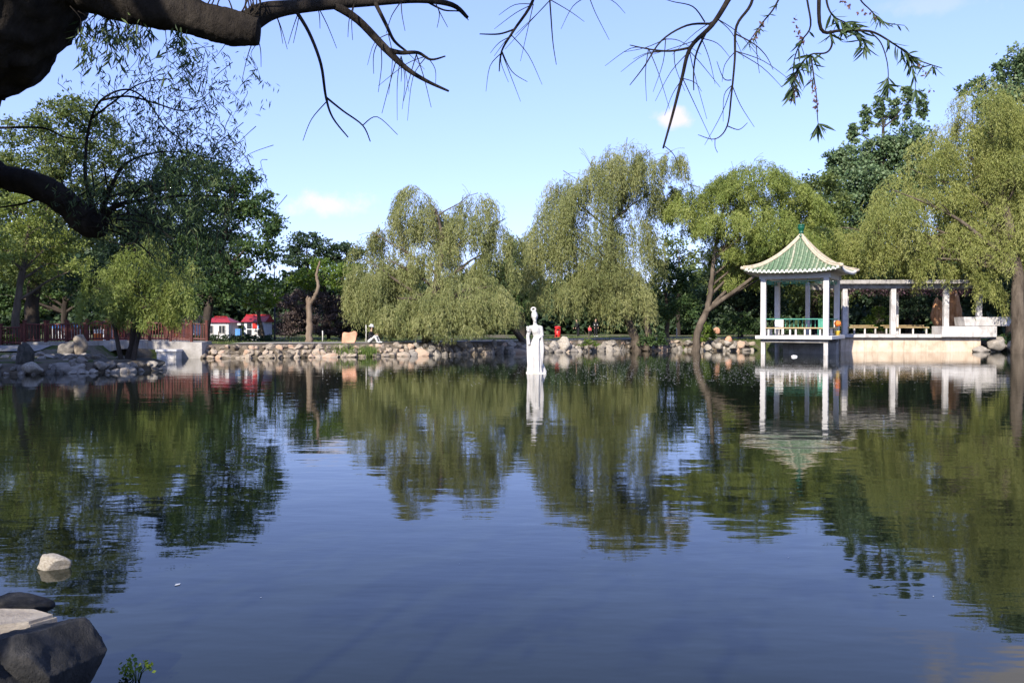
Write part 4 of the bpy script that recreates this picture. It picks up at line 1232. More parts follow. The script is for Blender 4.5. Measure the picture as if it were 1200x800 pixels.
w_round = willow('willow_tree', 'round topped yellow green willow with a crooked trunk leaning over the pavilion side', [(812, 410, -.9), (818, 390, -.9), (829, 362, -.5), (834, 330, 0), (838, 290, .3), (850, 240, .6), (870, 205, .6)], [.36, .28, .22, .17, .13, .09, .05],
       [(885, 182, 38, 232), (858, 196, 30, 245), (910, 196, 32, 245), (838, 207, 32, 255), (806, 212, 22, 272), (800, 225, 16, 275), (930, 210, 30, 262), (945, 225, 24, 268, 1.5), (890, 226, 42, 285), (850, 240, 34, 285), (915, 250, 38, 300), (870, 270, 34, 310), (825, 240, 22, 282), (940, 278, 36, 325, 3), (900, 282, 36, 330, 3), (862, 300, 24, 345, 2), (970, 262, 30, 315, 4), (845, 275, 24, 315, 1), (930, 255, 34, 300, 2), (985, 290, 26, 330, 4)], 62, 'willow_bright', 380, leaf=(.25, .052), spread=.7, start=.3, sub=4)
o = link('leaning_branch', tubes('leaning_branch', [smooth_path([P(826, 366, 61.4), P(845, 352, 61.6), P(868, 336, 62), P(890, 318, 62.5), P(910, 296, 63)], [.2, .17, .14, .1, .05], 5)], 8), M['bark'])
o.parent = w_round; o.location = -w_round.location
willow('willow_tree', 'tall thick trunked willow hanging over the pergola end', [(1194, 414, -3.9), (1193, 370, -3.9), (1190, 310, -3.0), (1180, 250, -1), (1165, 190, .4), (1160, 130, .5)], [.50, .42, .37, .28, .18, .07],
       [(1152, 88, 26, 175), (1180, 96, 30, 190), (1205, 108, 28, 200), (1120, 132, 30, 225), (1092, 152, 24, 220), (1150, 150, 34, 240), (1195, 170, 36, 270), (1062, 192, 32, 288), (1045, 218, 28, 310), (1108, 205, 26, 270), (1145, 215, 28, 290), (1190, 215, 36, 300, -2), (1168, 258, 30, 322, -2.4), (1205, 262, 30, 330, -4), (1130, 245, 26, 312, -1), (1185, 150, 30, 240, -1.5), (1030, 252, 34, 322, 1), (1010, 268, 22, 318, 1.5), (1070, 252, 34, 306, 0), (1110, 266, 32, 316, -.8), (1155, 272, 30, 320, -.8), (1198, 280, 26, 326, -.8), (1090, 298, 13, 344, -1.6), (1072, 300, 10, 330, -1.4), (1128, 302, 14, 346, -1.6), (1160, 312, 12, 374, -2), (1146, 306, 10, 352, -2), (1040, 285, 18, 332, 0), (1110, 300, 10, 336, -1.2), (1225, 180, 40, 330), (1245, 240, 40, 330), (985, 262, 20, 315, 2)], 61.5, 'willow_yellow', 300, leaf=(.25, .05), spread=.55, sub=4)
# --- left side
w_spit = willow('willow_tree', 'small light green willow with dark leaning stems on the spit', [(150, 440, 0), (152, 415, .1), (158, 380, .2), (162, 330, .4), (165, 295, .5)], [.17, .14, .12, .09, .04],
       [(178, 268, 28, 330), (150, 284, 26, 355), (204, 290, 24, 362), (128, 306, 22, 372), (168, 305, 34, 385), (205, 325, 24, 388), (140, 335, 28, 392), (110, 330, 20, 385), (218, 345, 14, 385), (180, 340, 26, 392)], 37, 'willow_bright', 420, leaf=(.19, .034), bark='bark_dark', spread=.8)
for k, (x0, x1, lab) in enumerate(((140, 128, 'slim dark stem leaning left from the spit rocks'), (158, 172, 'slim dark stem leaning right from the spit rocks'))):
    o = link('leaning_stem', tubes('leaning_stem', [smooth_path([P(150 + (k * 6 - 3), 441, 36.6), P(x0, 412, 36.8), P((x0 + x1) / 2, 380, 37), P(x1, 340, 37.4)], [.12, .10, .08, .03], 5)], 8), M['bark_dark'])
    o.parent = w_spit; o.location = -w_spit.location
broadleaf('broadleaf_tree', 'tall olive green tree with dark trunk behind the picket fence', [(38, 404, 0), (38, 350, 0), (50, 280, .5), (70, 210, .5), (85, 160, .5)], [.50, .42, .32, .2, .08],
          [(92, 128, 26, 20), (62, 142, 26, 22), (118, 150, 24, 22), (30, 160, 30, 24), (135, 180, 22, 22), (90, 175, 34, 26), (50, 195, 36, 28), (10, 205, 30, 30), (125, 215, 28, 24), (85, 225, 36, 28), (30, 245, 38, 30), (110, 262, 34, 24), (65, 280, 38, 26), (15, 295, 32, 28), (-20, 220, 40, 40), (-30, 290, 40, 40), (40, 318, 36, 22)], 55, 'olive', 95, (.27, .12))
broadleaf('broadleaf_tree', 'dark green tree with a dense pointed crown above the kiosks', [(238, 402, 0), (243, 370, 0), (252, 330, .3), (262, 280, .5), (275, 235, .5)], [.34, .28, .22, .14, .06],
          [(285, 214, 18, 16), (262, 212, 22, 18), (238, 200, 22, 20), (304, 240, 18, 18), (275, 245, 28, 24), (318, 262, 13, 14), (240, 240, 30, 26), (300, 278, 24, 22), (262, 285, 30, 26), (228, 280, 24, 26), (312, 300, 14, 12), (280, 315, 26, 20), (245, 320, 28, 22), (212, 240, 20, 26), (265, 345, 26, 14), (205, 200, 20, 20), (228, 345, 14, 14)], 56, 'green', 95, (.26, .16))
broadleaf('broadleaf_tree', 'dark rounded tree beside the kiosk row with grey trunk', [(310, 402, 2), (303, 370, 2), (298, 345, 2), (300, 320, 2)], [.16, .14, .11, .05],
          [(312, 328, 14, 10), (298, 342, 18, 11), (320, 345, 12, 9), (285, 350, 12, 8), (306, 356, 16, 7)], 60, 'lime', 80, (.24, .15), bark='bark')
broadleaf('broadleaf_tree', 'bright yellow green tree with soft foliage behind the picket fence', [(18, 402, 0), (20, 360, 0), (28, 310, 0), (35, 260, 0)], [.26, .22, .16, .06],
          [(15, 238, 26, 16), (52, 250, 26, 16), (30, 275, 34, 18), (78, 285, 24, 16), (5, 300, 30, 18), (60, 308, 28, 16), (95, 312, 18, 12)], 51, 'willow_bright', 110, (.22, .08), bark='bark')
broadleaf('slender_tree', 'thin hazy tree far back between the tall willow and the crooked trunk', [(795, 395, 0), (795, 350, 0), (796, 300, 0)], [.25, .2, .08],
          [(788, 285, 16, 16), (806, 298, 16, 16), (775, 305, 14, 14), (795, 320, 24, 14), (815, 325, 16, 14)], 90, 'olive', 26, (.36, .22))
broadleaf('broadleaf_tree', 'deep green tree in the shade behind the spit willow', [(150, 400, 0), (152, 360, 0), (158, 320, 0), (160, 270, 0)], [.32, .26, .2, .08],
          [(165, 235, 24, 20), (190, 215, 24, 22), (140, 262, 26, 22), (180, 265, 30, 26), (205, 285, 24, 24), (150, 300, 30, 22), (190, 320, 30, 22), (130, 330, 28, 20), (165, 345, 34, 18), (215, 325, 20, 20), (100, 335, 26, 20)], 62, 'dark', 95, (.28, .17))
broadleaf('broadleaf_tree', 'shady green tree with low boughs behind the blue stall', [(75, 400, 0), (76, 360, 0), (80, 330, 0)], [.3, .24, .1],
          [(70, 320, 30, 18), (100, 335, 26, 16), (40, 335, 28, 18), (15, 340, 28, 18), (75, 350, 34, 14), (115, 350, 22, 12), (-20, 345, 34, 18), (30, 360, 30, 10)], 66, 'green', 95, (.28, .17))
t = broadleaf('layered_tree', 'flat topped dark tree far behind the bare trunk', [(362, 395, 0), (362, 340, 0), (360, 300, 0)], [.3, .25, .1],
          [(360, 281, 22, 8), (342, 295, 16, 8), (378, 292, 14, 8), (352, 305, 22, 8)], 96, 'dark', 90, (.34, .2), group=None)
broadleaf('layered_tree', 'smaller flat topped dark tree far back beside the big willow', [(402, 395, 0), (402, 340, 0), (400, 305, 0)], [.3, .25, .1],
          [(400, 293, 14, 8), (415, 298, 12, 8), (388, 303, 14, 8), (408, 312, 20, 8)], 98, 'dark', 90, (.34, .2))
broadleaf('spreading_tree', 'light green spreading tree behind the bare trunk', [(385, 398, 0), (384, 360, 0), (380, 330, 0)], [.16, .13, .06],
          [(358, 322, 20, 8), (380, 312, 20, 8), (402, 316, 20, 9), (345, 330, 12, 6), (420, 324, 12, 8), (390, 328, 22, 8), (368, 334, 16, 6), (410, 340, 16, 9)], 68, 'lime', 95, (.26, .15))
bt = empty('bare_tree', (P(361, 400, 56).x, 56, .70)); tag(bt, 'bare peeling tree trunk with one lopped crooked bough', 'tree')
pth = [smooth_path([P(362, 403, 56) , P(363, 380, 56), P(362, 358, 56.1), P(364, 350, 56.1)], [.26, .21, .18, .15], 6),
       smooth_path([P(363, 356, 56.1), P(369, 347, 56), P(373, 335, 56), P(371, 322, 56.1), P(375, 306, 56.2)], [.15, .12, .11, .09, .05], 6),
       smooth_path([P(362, 360, 56.1), P(360, 352, 56.2), P(361, 347, 56.2)], [.13, .1, .06], 4)]
pth = [([p + Vector((noise.noise((i * .8, 2, k_)), 0, 0)) * r[i] * .5 for i, p in enumerate(q)], [w * (1 + .3 * noise.noise((i * .9, 5, k_))) for i, w in enumerate(r)]) for k_, (q, r) in enumerate(pth)]
o = link('trunk', tubes('trunk', pth, 12), M['bark_bare'], bt); o.location = -bt.location
# --- tall dark poplars
broadleaf('poplar_tree', 'tall dark green poplar with several pointed tops behind the pergola willow', [(1030, 396, 0), (1030, 320, 0), (1032, 240, 0), (1035, 150, 0)], [.5, .45, .35, .12],
          [(1062, 118, 6, 20), (1047, 132, 6, 20), (1031, 130, 6, 22), (1015, 140, 6, 18), (1001, 158, 7, 14), (1080, 124, 6, 18), (1000, 186, 20, 18), (1035, 172, 22, 18), (1068, 165, 20, 22), (980, 195, 14, 20), (1010, 212, 30, 24), (1050, 205, 32, 26), (985, 235, 22, 24), (1030, 250, 36, 26), (1000, 280, 30, 26), (1075, 215, 24, 30), (975, 265, 18, 20)], 86, 'poplar', 95, (.32, .24), nsub=20)
broadleaf('poplar_tree', 'dark green poplar whose crown tops out above the thick trunked willow', [(1185, 396, 0), (1185, 300, 0), (1180, 200, 0), (1180, 120, 0)], [.5, .45, .3, .12],
          [(1192, 68, 14, 16), (1210, 75, 20, 20), (1172, 82, 12, 12), (1148, 98, 9, 9), (1130, 104, 8, 7), (1185, 100, 22, 18), (1160, 120, 20, 16), (1210, 140, 40, 40), (1165, 170, 36, 36), (1190, 230, 44, 40), (1130, 240, 34, 34), (1160, 300, 40, 36), (1220, 300, 50, 50)], 84, 'poplar', 75, (.32, .24), nsub=20)
# --- green understorey behind the bank
broadleaf('broadleaf_tree', 'fresh green bushy tree between the tall willow and the crooked trunk', [(782, 398, 0), (782, 370, 0), (780, 340, 0)], [.2, .16, .08],
          [(780, 318, 22, 14), (800, 330, 18, 16), (765, 335, 18, 16), (785, 350, 26, 16), (770, 365, 20, 14), (805, 358, 18, 16), (755, 350, 14, 14)], 70, 'green', 95, (.26, .15), bark='bark')
broadleaf('broadleaf_tree', 'dense mid green tree filling the gap behind the statue', [(612, 396, 0), (612, 360, 0), (612, 320, 0)], [.3, .25, .1],
          [(610, 298, 18, 18), (600, 325, 24, 20), (625, 335, 20, 20), (608, 355, 26, 16)], 76, 'green', 85, (.3, .18))
broadleaf('broadleaf_tree', 'dusty green tree rising behind the pavilion roof', [(955, 396, 0), (955, 330, 0), (955, 260, 0)], [.35, .28, .12],
          [(955, 215, 26, 18), (980, 240, 22, 22), (940, 245, 22, 18), (965, 275, 34, 26), (935, 300, 30, 26), (985, 310, 34, 30), (920, 335, 36, 22), (960, 345, 36, 24)], 76, 'olive', 85, (.3, .16))
broadleaf('broadleaf_tree', 'dark green tree shading the back of the pergola', [(1065, 396, 0), (1065, 370, 0), (1063, 330, 0)], [.35, .28, .12],
          [(1050, 318, 34, 22), (1085, 325, 34, 22), (1110, 345, 30, 20), (1020, 335, 30, 24), (1065, 352, 40, 18), (1145, 335, 36, 26), (1180, 345, 30, 24)], 74, 'dark', 85, (.3, .18))
broadleaf('broadleaf_tree', 'dark tree standing behind the crooked trunk and the round bush', [(868, 396, 0), (868, 360, 0), (866, 320, 0)], [.3, .25, .1],
          [(850, 320, 24, 18), (885, 325, 30, 20), (865, 345, 36, 18), (900, 355, 26, 16), (835, 345, 20, 16)], 74, 'dark', 85, (.3, .18))
# --- shrubs
def shrub(px, d, lst, mat, label, dens=130, leaf=(.15, .10), name='shrub', group=None):
    broadleaf(name, label, [(px, 398, 0), (px, 394, 0), (px, 388, 0)], [.05, .04, .02], [(*q, 0.0) if len(q) == 4 else q for q in lst], d, mat, dens, leaf, 'bark', group, .2, 1, 'shrub', -.1)
shrub(763, 61.9, [(755, 397, 10, 7), (768, 394, 10, 9), (762, 405, 14, 6), (748, 404, 7, 5), (775, 404, 7, 6)], 'green', 'loose green shrub on the bank right of the forked willow trunk', 260)
shrub(826, 64, [(824, 384, 8, 6), (832, 390, 7, 6), (822, 394, 9, 6)], 'lime', 'bright yellow green bush beside the crooked trunk', 320)
shrub(866, 66, [(866, 372, 12, 8), (880, 378, 8, 7), (855, 380, 10, 8), (868, 386, 16, 7)], 'green', 'rounded green bush on the lawn next to the pavilion', 260)
shrub(1032, 66.5, [(1028, 366, 8, 10), (1022, 378, 9, 9), (1036, 378, 8, 9), (1030, 388, 14, 6)], 'lime', 'bright green conical bush behind the pergola bench', 260)
shrub(690, 60.2, [(688, 401, 6, 3), (697, 403, 6, 3), (682, 404, 5, 3)], 'lime', 'low yellowish tuft of leaves on top of the bank stones near the red bin', 420, (.13, .07))
shrub(514, 55, [(513, 405, 4, 4), (510, 408, 3, 3)], 'lime', 'small green sprout in the bank under the broad willow', 420, (.12, .06))
shrub(1184, 60.4, [(1180, 396, 7, 6), (1188, 402, 6, 6), (1176, 404, 6, 5)], 'green', 'leafy weeds at the foot of the thick willow trunk', 300)
for k, (px, top) in enumerate(((338, 345), (360, 338), (384, 344), (408, 346), (430, 352))):
    shrub(px, 68 + (k % 2) * 1.2, [(px - 6, top + 8, 12, 9), (px + 6, top + 12, 12, 10), (px, top + 26, 16, 10), (px - 4, top + 40, 16, 9), (px + 7, top + 38, 13, 9)], 'plum' if k != 4 else 'dark',
          ('dark purple leaved shrub nearest the park lamp', 'purple leaved shrub directly behind the bare trunk', 'purple leaved shrub in the hedge beyond the bare trunk', 'purple leaved shrub behind the pink stone slab', 'dark green shrub closing the purple hedge beside the broad willow')[k], 200, (.18, .11))
for k, (px, d) in enumerate(((232, 60), (256, 60.2), (282, 60.2), (306, 60.4))):
    shrub(px, d, [(px - 8, 396, 9, 4), (px + 6, 396, 9, 4), (px, 398, 12, 4)], 'dark', ('low dark hedge clump below the narrow white booth', 'low dark hedge clump under the two windows of the hipped kiosk', 'low dark hedge clump between the two red roofed kiosks', 'low dark hedge clump in front of the picture board kiosk')[k], 300, (.13, .09), 'hedge', 'hedge clumps before the kiosks')
shrub(8, 50, [(0, 398, 10, 5), (12, 398, 8, 5), (-12, 398, 10, 5)], 'lime', 'low bright green hedge left of the picket fence', 300, (.13, .09), 'hedge')

def grass_blades(name, pts, h, mat, label=None, cat=None, lean=.35, per=1, kind=None, w=.03):
    n = len(pts)
    D = np.stack([rng.normal(size=n) * lean, rng.normal(size=n) * lean, np.ones(n)], 1)
    o = leaves(name, np.asarray(pts), D, h * rng.uniform(.55, 1.15, n), np.full(n, w), rng.random(n), mat)
    return tag(o, label, cat, None, kind)
for k, (px, y, w_, hh, lab) in enumerate(((402, 51.7, 13, .85, 'tall green reed clump at the waterline in front of the pink stone slab'), (430, 51.9, 11, .72, 'green reed clump at the waterline below the seated person'))):
    c = P(px, 416, y)
    n = 900
    rx = rng.normal(size=n) * w_ * .052 * .55; ry = rng.normal(size=n) * .3
    pts = np.stack([c.x + rx, np.full(n, y - .25) + ry, np.full(n, -.06)], 1)
    grass_blades('reed_clump', pts, hh, M['reed'], lab, 'reeds', .16, w=.035)
# grass tufts on the lawns behind the bank
n = 26000
gx = rng.uniform(-45, 48, n); gy = rng.uniform(54, 84, n)
zz = ground_z(gx, gy); ok = (zz > .68) & (np.array([noise.noise((x * .25, y * .25, 0)) for x, y in zip(gx, gy)]) > -.05)
grass_blades('lawn_grass', np.stack([gx, gy, zz - .03], 1)[ok], .16, M['reed'], 'short grass on the lawns behind the bank', 'grass', .5, kind='stuff', w=.05)
# wisteria along the pergola beam
n = 2600
wx_ = rng.uniform(-.8, 10, n); zz = 4.5 - rng.random(n) ** 2 * .42
pts = np.stack([wx_, rng.uniform(.0, 3.2, n), zz], 1)
ok = np.array([noise.noise((x * 1.7, y * .8, 9)) for x, y in zip(wx_, pts[:, 1])]) > -.02
D = rng.normal(size=(ok.sum(), 3)) * .5; D[:, 2] -= 1
wi = leaves('wisteria', pts[ok], D, rng.uniform(.1, .22, ok.sum()), rng.uniform(.05, .09, ok.sum()), rng.random(ok.sum()), M['wisteria'], PER)
tag(wi, kind='stuff')

# trees on the left shore whose shade covers the spit and the bridge
for k, (x, y, h, lab) in enumerate(((-26, 25, 13, 'leafy shore tree before the spit'), (-31, 31, 15, 'tall leafy shore tree between the spit and the picket fence'), (-36, 38, 15, 'tall leafy shore tree at the picket fence end'), (-22.5, 19, 11, 'lower leafy shore tree toward the near bank'))):
    base = Vector((x, y, gz(x, y)))
    t = empty('shore_tree', base); tag(t, lab, 'tree', 'trees along the left shore')
    cl = [(x + random.uniform(-3, 3), y + random.uniform(-3, 3), h * random.uniform(.38, .92), random.uniform(1.6, 2.4), random.uniform(1.2, 1.7)) for _ in range(15)]
    o = link('trunk', tubes('trunk', limbs([base - Vector((0, 0, .2)), base + Vector((.2, .1, h * .3)), base + Vector((.1, .3, h * .8))], [.4, .32, .1], [c[:3] for c in cl]), 7), M['bark_dark'], t); o.location = -base
    C, D, L, W, V = bushy(cl, 34, (.42, .28))
    leaves('crown', C - np.array(base), D, L, W, V, M['green'], t)
# woodland belt closing the view behind the park
def woodland():
    cl = []
    for row, (y0, dx, sc) in enumerate(((100, 4.0, 1.0), (118, 4.5, 1.05))):
        for x in np.arange(-100 - row * 12, 101 + row * 12, dx):
            y = y0 + random.uniform(-3, 6)
            px = 600 + 1000 * x / y
            top = 13.5 if px < 250 else 7.6
            if px > 640: top = 8.6
            if 750 < px < 810: top = 6.6
            if px > 960: top = 12
            h = top * sc * random.uniform(.82, 1.12)
            cl += [(x + random.uniform(-1, 1), y, h - 1.5, random.uniform(2.2, 3.0), 1.7), (x + random.uniform(-2, 2), y - 1, h * .62, 3.2, 2.2), (x + random.uniform(-2, 2), y - 1, h * .36, 3.2, 2.2), (x + 1.5, y - 2, 1.9, 3.0, 1.7)]
    C, D, L, W, V = bushy(cl, 21, (.72, .5), .2, 16)
    k = C[:, 2] > .5
    o = leaves('woodland', C[k], D[k], L[k], W[k], V[k], M['dark'])
    tag(o, 'dark belt of trees closing off the park far behind', 'woodland', None, 'stuff')
woodland()

# ------------------------------------------------------------------ the near willow overhead
NW = empty('near_willow', (-5.7, 6.0, .33)); tag(NW, 'dark overhanging willow with furrowed trunk and bare hanging twigs on the near shore', 'tree')
def nearpart(name, me, mat):
    o = link(name, me, mat, NW); o.location = -NW.location; return o
def bp(lst, n=5, wob=0.0):
    """(px, py, distance, radius px)"""
    pts = [P(a, b, d) for a, b, d, r in lst]
    if wob: pts = [p + Vector((random.uniform(-1, 1), random.uniform(-1, 1), random.uniform(-1, 1))) * wob if 0 < i < len(pts) - 1 else p for i, p in enumerate(pts)]
    return smooth_path(pts, [r * d / 1000 for a, b, d, r in lst], n)

def bark_tube(name, lst, sides, n, amp, freq):
    """thick limb with furrowed bark relief"""
    path, rad = smooth_path(lst[0], lst[1], n)
    me = tubes(name, [(path, rad)], sides, True)
    co = np.empty(len(me.vertices) * 3, np.float32); me.vertices.foreach_get('co', co); co = co.reshape(-1, 3)
    pa = np.array([tuple(p) for p in path]); ra = np.array(rad)
    for i in range(len(co)):
        k = np.argmin(((pa - co[i]) ** 2).sum(1))
        v = co[i] - pa[k]
        L = np.linalg.norm(v)
        if L < ra[k] * .3: continue
        q = Vector(co[i]) * freq
        a = noise.ridged_multi_fractal((q.x, q.y, q.z * .55), .9, 2.1, 5, 1.0, 2.0) - 1.0
        b = noise.noise((q.x * .25, q.y * .25, q.z * .25)) + .5 * noise.noise((q.x * .6, q.y * .6, q.z * .6))
        co[i] = pa[k] + v * (1 + amp * a + .14 * b)
    me.vertices.foreach_set('co', co.ravel()); me.update()
    return me
trunk_pts = [Vector((-5.7, 6.0, .1)), Vector((-5.25, 5.8, 1.2)), Vector((-4.4, 5.2, 2.35)), P(-130, 80, 4.55), P(-40, -5, 4.45), P(35, -110, 4.4), P(60, -230, 4.35)]
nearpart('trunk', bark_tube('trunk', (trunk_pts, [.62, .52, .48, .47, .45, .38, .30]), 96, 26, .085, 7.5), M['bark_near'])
limb = [P(10, -60, 4.4), P(95, -22, 4.4), P(160, 6, 4.4), P(212, 16, 4.42), P(256, 29, 4.45), P(285, 34, 4.46), P(303, 37, 4.47)]
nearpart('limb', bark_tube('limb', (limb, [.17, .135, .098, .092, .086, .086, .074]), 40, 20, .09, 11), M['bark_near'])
br = []
br.append(bp([(280, 34, 4.46, 15), (306, 17, 4.5, 12.5), (335, 10, 4.55, 9), (380, 6, 4.6, 6.5), (430, 3, 4.7, 5.2), (490, 0, 4.75, 4), (530, 6, 4.8, 3), (548, 21, 4.8, 2)]))
br.append(bp([(392, 6, 4.62, 5), (420, 24, 4.65, 4.6), (452, 57, 4.65, 4.6), (476, 80, 4.65, 3), (500, 95, 4.65, 2.2), (526, 107, 4.65, 1.2)]))
br.append(bp([(452, 58, 4.65, 3.5), (470, 62, 4.63, 2.6), (490, 62, 4.6, 2), (505, 70, 4.6, 1.4), (522, 66, 4.6, .8)]))
br.append(bp([(440, 4, 4.7, 2.6), (452, 28, 4.68, 2.2), (462, 48, 4.66, 1.8), (476, 60, 4.64, 1.2)]))
br.append(bp([(345, 10, 4.56, 2.4), (362, 38, 4.55, 2), (376, 75, 4.5, 1.8), (382, 114, 4.5, 1.5), (390, 138, 4.5, 1.1), (408, 161, 4.5, .7)]))
br.append(bp([(382, 114, 4.5, 1.4), (402, 130, 4.5, 1.1), (425, 147, 4.5, .9), (434, 166, 4.5, .6)]))
br.append(bp([(425, 147, 4.5, .7), (442, 137, 4.5, .5), (466, 158, 4.5, .35)]))
br.append(bp([(382, 120, 4.5, .7), (365, 140, 4.5, .5), (355, 165, 4.5, .35)]))
br.append(bp([(500, 2, 4.78, 1.3), (520, 12, 4.8, 1), (540, 14, 4.8, .7), (549, 24, 4.8, .5)]))
# thin twigs hanging from the upper limb
for x0, y0 in ((322, 14), (352, 9), (372, 7), (415, 5), (470, 2), (510, 3), (300, 40), (445, 45), (465, 68), (488, 64)):
    for _ in range(2):
        L = random.uniform(25, 70); sx = random.uniform(-22, 25)
        br.append(bp([(x0, y0, 4.6, .7), (x0 + sx * .5, y0 + L * .45, 4.55, .5), (x0 + sx * .75 + random.uniform(-6, 6), y0 + L, 4.55, .3)]))
# short twigs standing up from the big limb
for k in range(14):
    x0 = random.uniform(225, 300)
    br.append(bp([(x0, 20, 4.42, 1.1), (x0 + random.uniform(-8, 16), 2, 4.4, .8), (x0 + random.uniform(-22, 40), -28, 4.4, .4)]))
# high limb running over the water, out of sight above, carrying the hanging twigs
br.append(bp([(70, -170, 4.4, 60), (220, -175, 4.5, 36), (420, -150, 4.7, 26), (640, -110, 4.9, 18), (860, -80, 5.0, 13), (1000, -60, 5.1, 8), (1130, -70, 5.2, 4)], 6))
br.append(bp([(640, -110, 4.9, 5), (632, -40, 4.9, 2.4), (624, 2, 4.9, 1.8), (602, 36, 4.9, 1.5), (588, 60, 4.9, 1.1), (585, 84, 4.9, .6)]))
br.append(bp([(604, 34, 4.9, 1.2), (585, 40, 4.9, 1), (562, 40, 4.9, .6)]))
br.append(bp([(588, 60, 4.9, .8), (600, 84, 4.9, .5), (618, 96, 4.9, .3)]))
br.append(bp([(640, -60, 4.9, 1.4), (645, 10, 4.9, .9), (648, 50, 4.9, .6), (652, 76, 4.9, .35)]))
br.append(bp([(860, -80, 5.0, 7), (868, -30, 5.0, 3.6), (852, 2, 5.0, 3.2), (834, 30, 5.0, 2.8), (809, 56, 5.0, 2.4), (799, 92, 5.0, 2), (788, 135, 5.0, 1.6), (777, 174, 5.0, 1.1)]))
br.append(bp([(777, 170, 5.0, .6), (790, 182, 5.0, .5), (798, 204, 5.0, .3)]))
br.append(bp([(809, 56, 5.0, 1.6), (785, 60, 5.0, 1.2), (762, 58, 5.0, .9), (738, 53, 5.0, .5)]))
br.append(bp([(834, 28, 5.0, 1.5), (805, 30, 5.0, 1.2), (775, 48, 5.0, 1), (755, 78, 5.0, .8), (738, 100, 5.0, .4)]))
br.append(bp([(830, 33, 5.0, 1.5), (817, 60, 5.0, 1.2), (813, 82, 5.0, .9), (813, 106, 5.0, .6)]))
br.append(bp([(826, 26, 5.0, .9), (812, 8, 5.0, .7), (788, 2, 5.0, .5), (770, -4, 5.0, .3)]))
br.append(bp([(905, -72, 5.0, 4), (888, -30, 5.0, 2), (880, 5, 5.0, 1.8), (863, 31, 5.0, 1.6), (861, 70, 5.0, 1.3), (857, 112, 5.0, 1.1), (852, 148, 5.0, .9), (838, 163, 5.0, .6), (818, 158, 5.0, .35)]))
br.append(bp([(853, 148, 5.0, .7), (866, 152, 5.0, .5), (876, 144, 5.0, .3)])); br.append(bp([(838, 162, 5.0, .5), (838, 172, 5.0, .4), (841, 179, 5.0, .3)]))
br.append(bp([(862, 40, 5.0, .9), (884, 52, 5.0, .7), (898, 66, 5.0, .5), (906, 82, 5.0, .3)])); br.append(bp([(886, 53, 5.0, .6), (888, 72, 5.0, .4), (890, 86, 5.0, .3)]))
br.append(bp([(857, 94, 5.0, .7), (848, 92, 5.0, .5), (840, 72, 5.0, .3)]))
for x0, y0 in ((600, 42), (588, 62), (625, 5), (840, 22), (822, 45), (808, 60), (780, 46), (800, 92), (862, 60), (858, 100), (790, 60), (760, 57), (645, 0), (690, -5), (470, 66), (455, 40), (500, 66)):
    for _ in range(3):
        L = random.uniform(20, 75); a = random.uniform(.1, 3.0); dx, dy = math.cos(a) * L, math.sin(a) * L
        br.append(bp([(x0, y0, 5.0, .6), (x0 + dx * .5 + random.uniform(-5, 5), y0 + dy * .45 + random.uniform(-4, 4), 5.0, .42), (x0 + dx, y0 + dy + random.uniform(0, 12), 5.0, .22)], 4))
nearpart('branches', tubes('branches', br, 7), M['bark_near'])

# leafy hanging sprays, each leaf its own piece
lv = bmesh.new()
rows = [(0, .0), (.2, .05), (.45, .072), (.75, .045), (1, .0)]
prev = None
for t_, w_ in rows:
    z_ = -.10 * t_ * t_
    cur = [lv.verts.new((t_, s_ * w_, z_ + abs(s_) * .03)) for s_ in ((-1, 0, 1) if w_ else (0,))]
    if prev:
        if len(prev) == 1: lv.faces.new((prev[0], cur[0], cur[1])); lv.faces.new((prev[0], cur[1], cur[2]))
        elif len(cur) == 1: lv.faces.new((prev[0], cur[0], prev[1])); lv.faces.new((prev[1], cur[0], prev[2]))
        else:
            for i in (0, 1): lv.faces.new((prev[i], cur[i], cur[i + 1], prev[i + 1]))
    prev = cur
LEAF = bm_mesh('leaf', lv)
at = LEAF.attributes.new('var', 'FLOAT', 'POINT')
at.data.foreach_set('value', np.full(len(LEAF.vertices), .35, np.float32))
LEAF.materials.append(M['near_leaf'])
n_leaf = 0
def spray(lst, ranges, count, lmin=.075, lmax=.115, fan=False):
    """a twig with leaves along part of it"""
    global n_leaf
    path, rad = bp(lst)
    me = tubes('spray', [(path, rad)], 6)
    sp = link('spray', me, M['bark_near'], NW); sp.location = -NW.location
    for _ in range(count):
        a, b = random.choice(ranges)
        f = random.uniform(a, b) * (len(path) - 1)
        i = min(int(f), len(path) - 2)
        q = path[i].lerp(path[i + 1], f - i)
        tdir = (path[i + 1] - path[i]).normalized()
        dr = (tdir * random.uniform(.1, .8) + Vector((random.gauss(0, .6), random.gauss(0, .6), random.uniform(-1.1, .15)))).normalized()
        L = random.uniform(lmin, lmax)
        side = dr.cross(Vector((random.gauss(0, 1), random.gauss(0, 1), random.gauss(0, 1)))).normalized()
        up = dr.cross(side)
        m = Matrix((dr * L, side * L * 1.15, up * L)).transposed().to_4x4(); m.translation = q
        o = bpy.data.objects.new('leaf', LEAF); col.objects.link(o); o.parent = sp
        o.matrix_local = m
        n_leaf += 1
D5 = 5.0
spray([(960, -66, D5, 4), (960, -20, D5, 2.4), (962, 34, D5, 2), (985, 36, D5, 1.6), (1010, 36, D5, 1.4), (1026, 39, D5, 1.2), (1048, 52, D5, 1), (1075, 70, D5, .8), (1104, 80, D5, .4)], [(.3, .5), (.7, 1)], 44)
spray([(973, 36, D5, 1.4), (975, 52, D5, 1.2), (968, 62, D5, 1), (950, 64, D5, .8), (938, 76, D5, .7), (930, 92, D5, .5)], [(.45, 1)], 34)
spray([(950, 64, D5, .9), (953, 85, D5, .8), (957, 115, D5, .6), (958, 138, D5, .5), (959, 146, D5, .3)], [(.0, .35), (.9, 1)], 26)
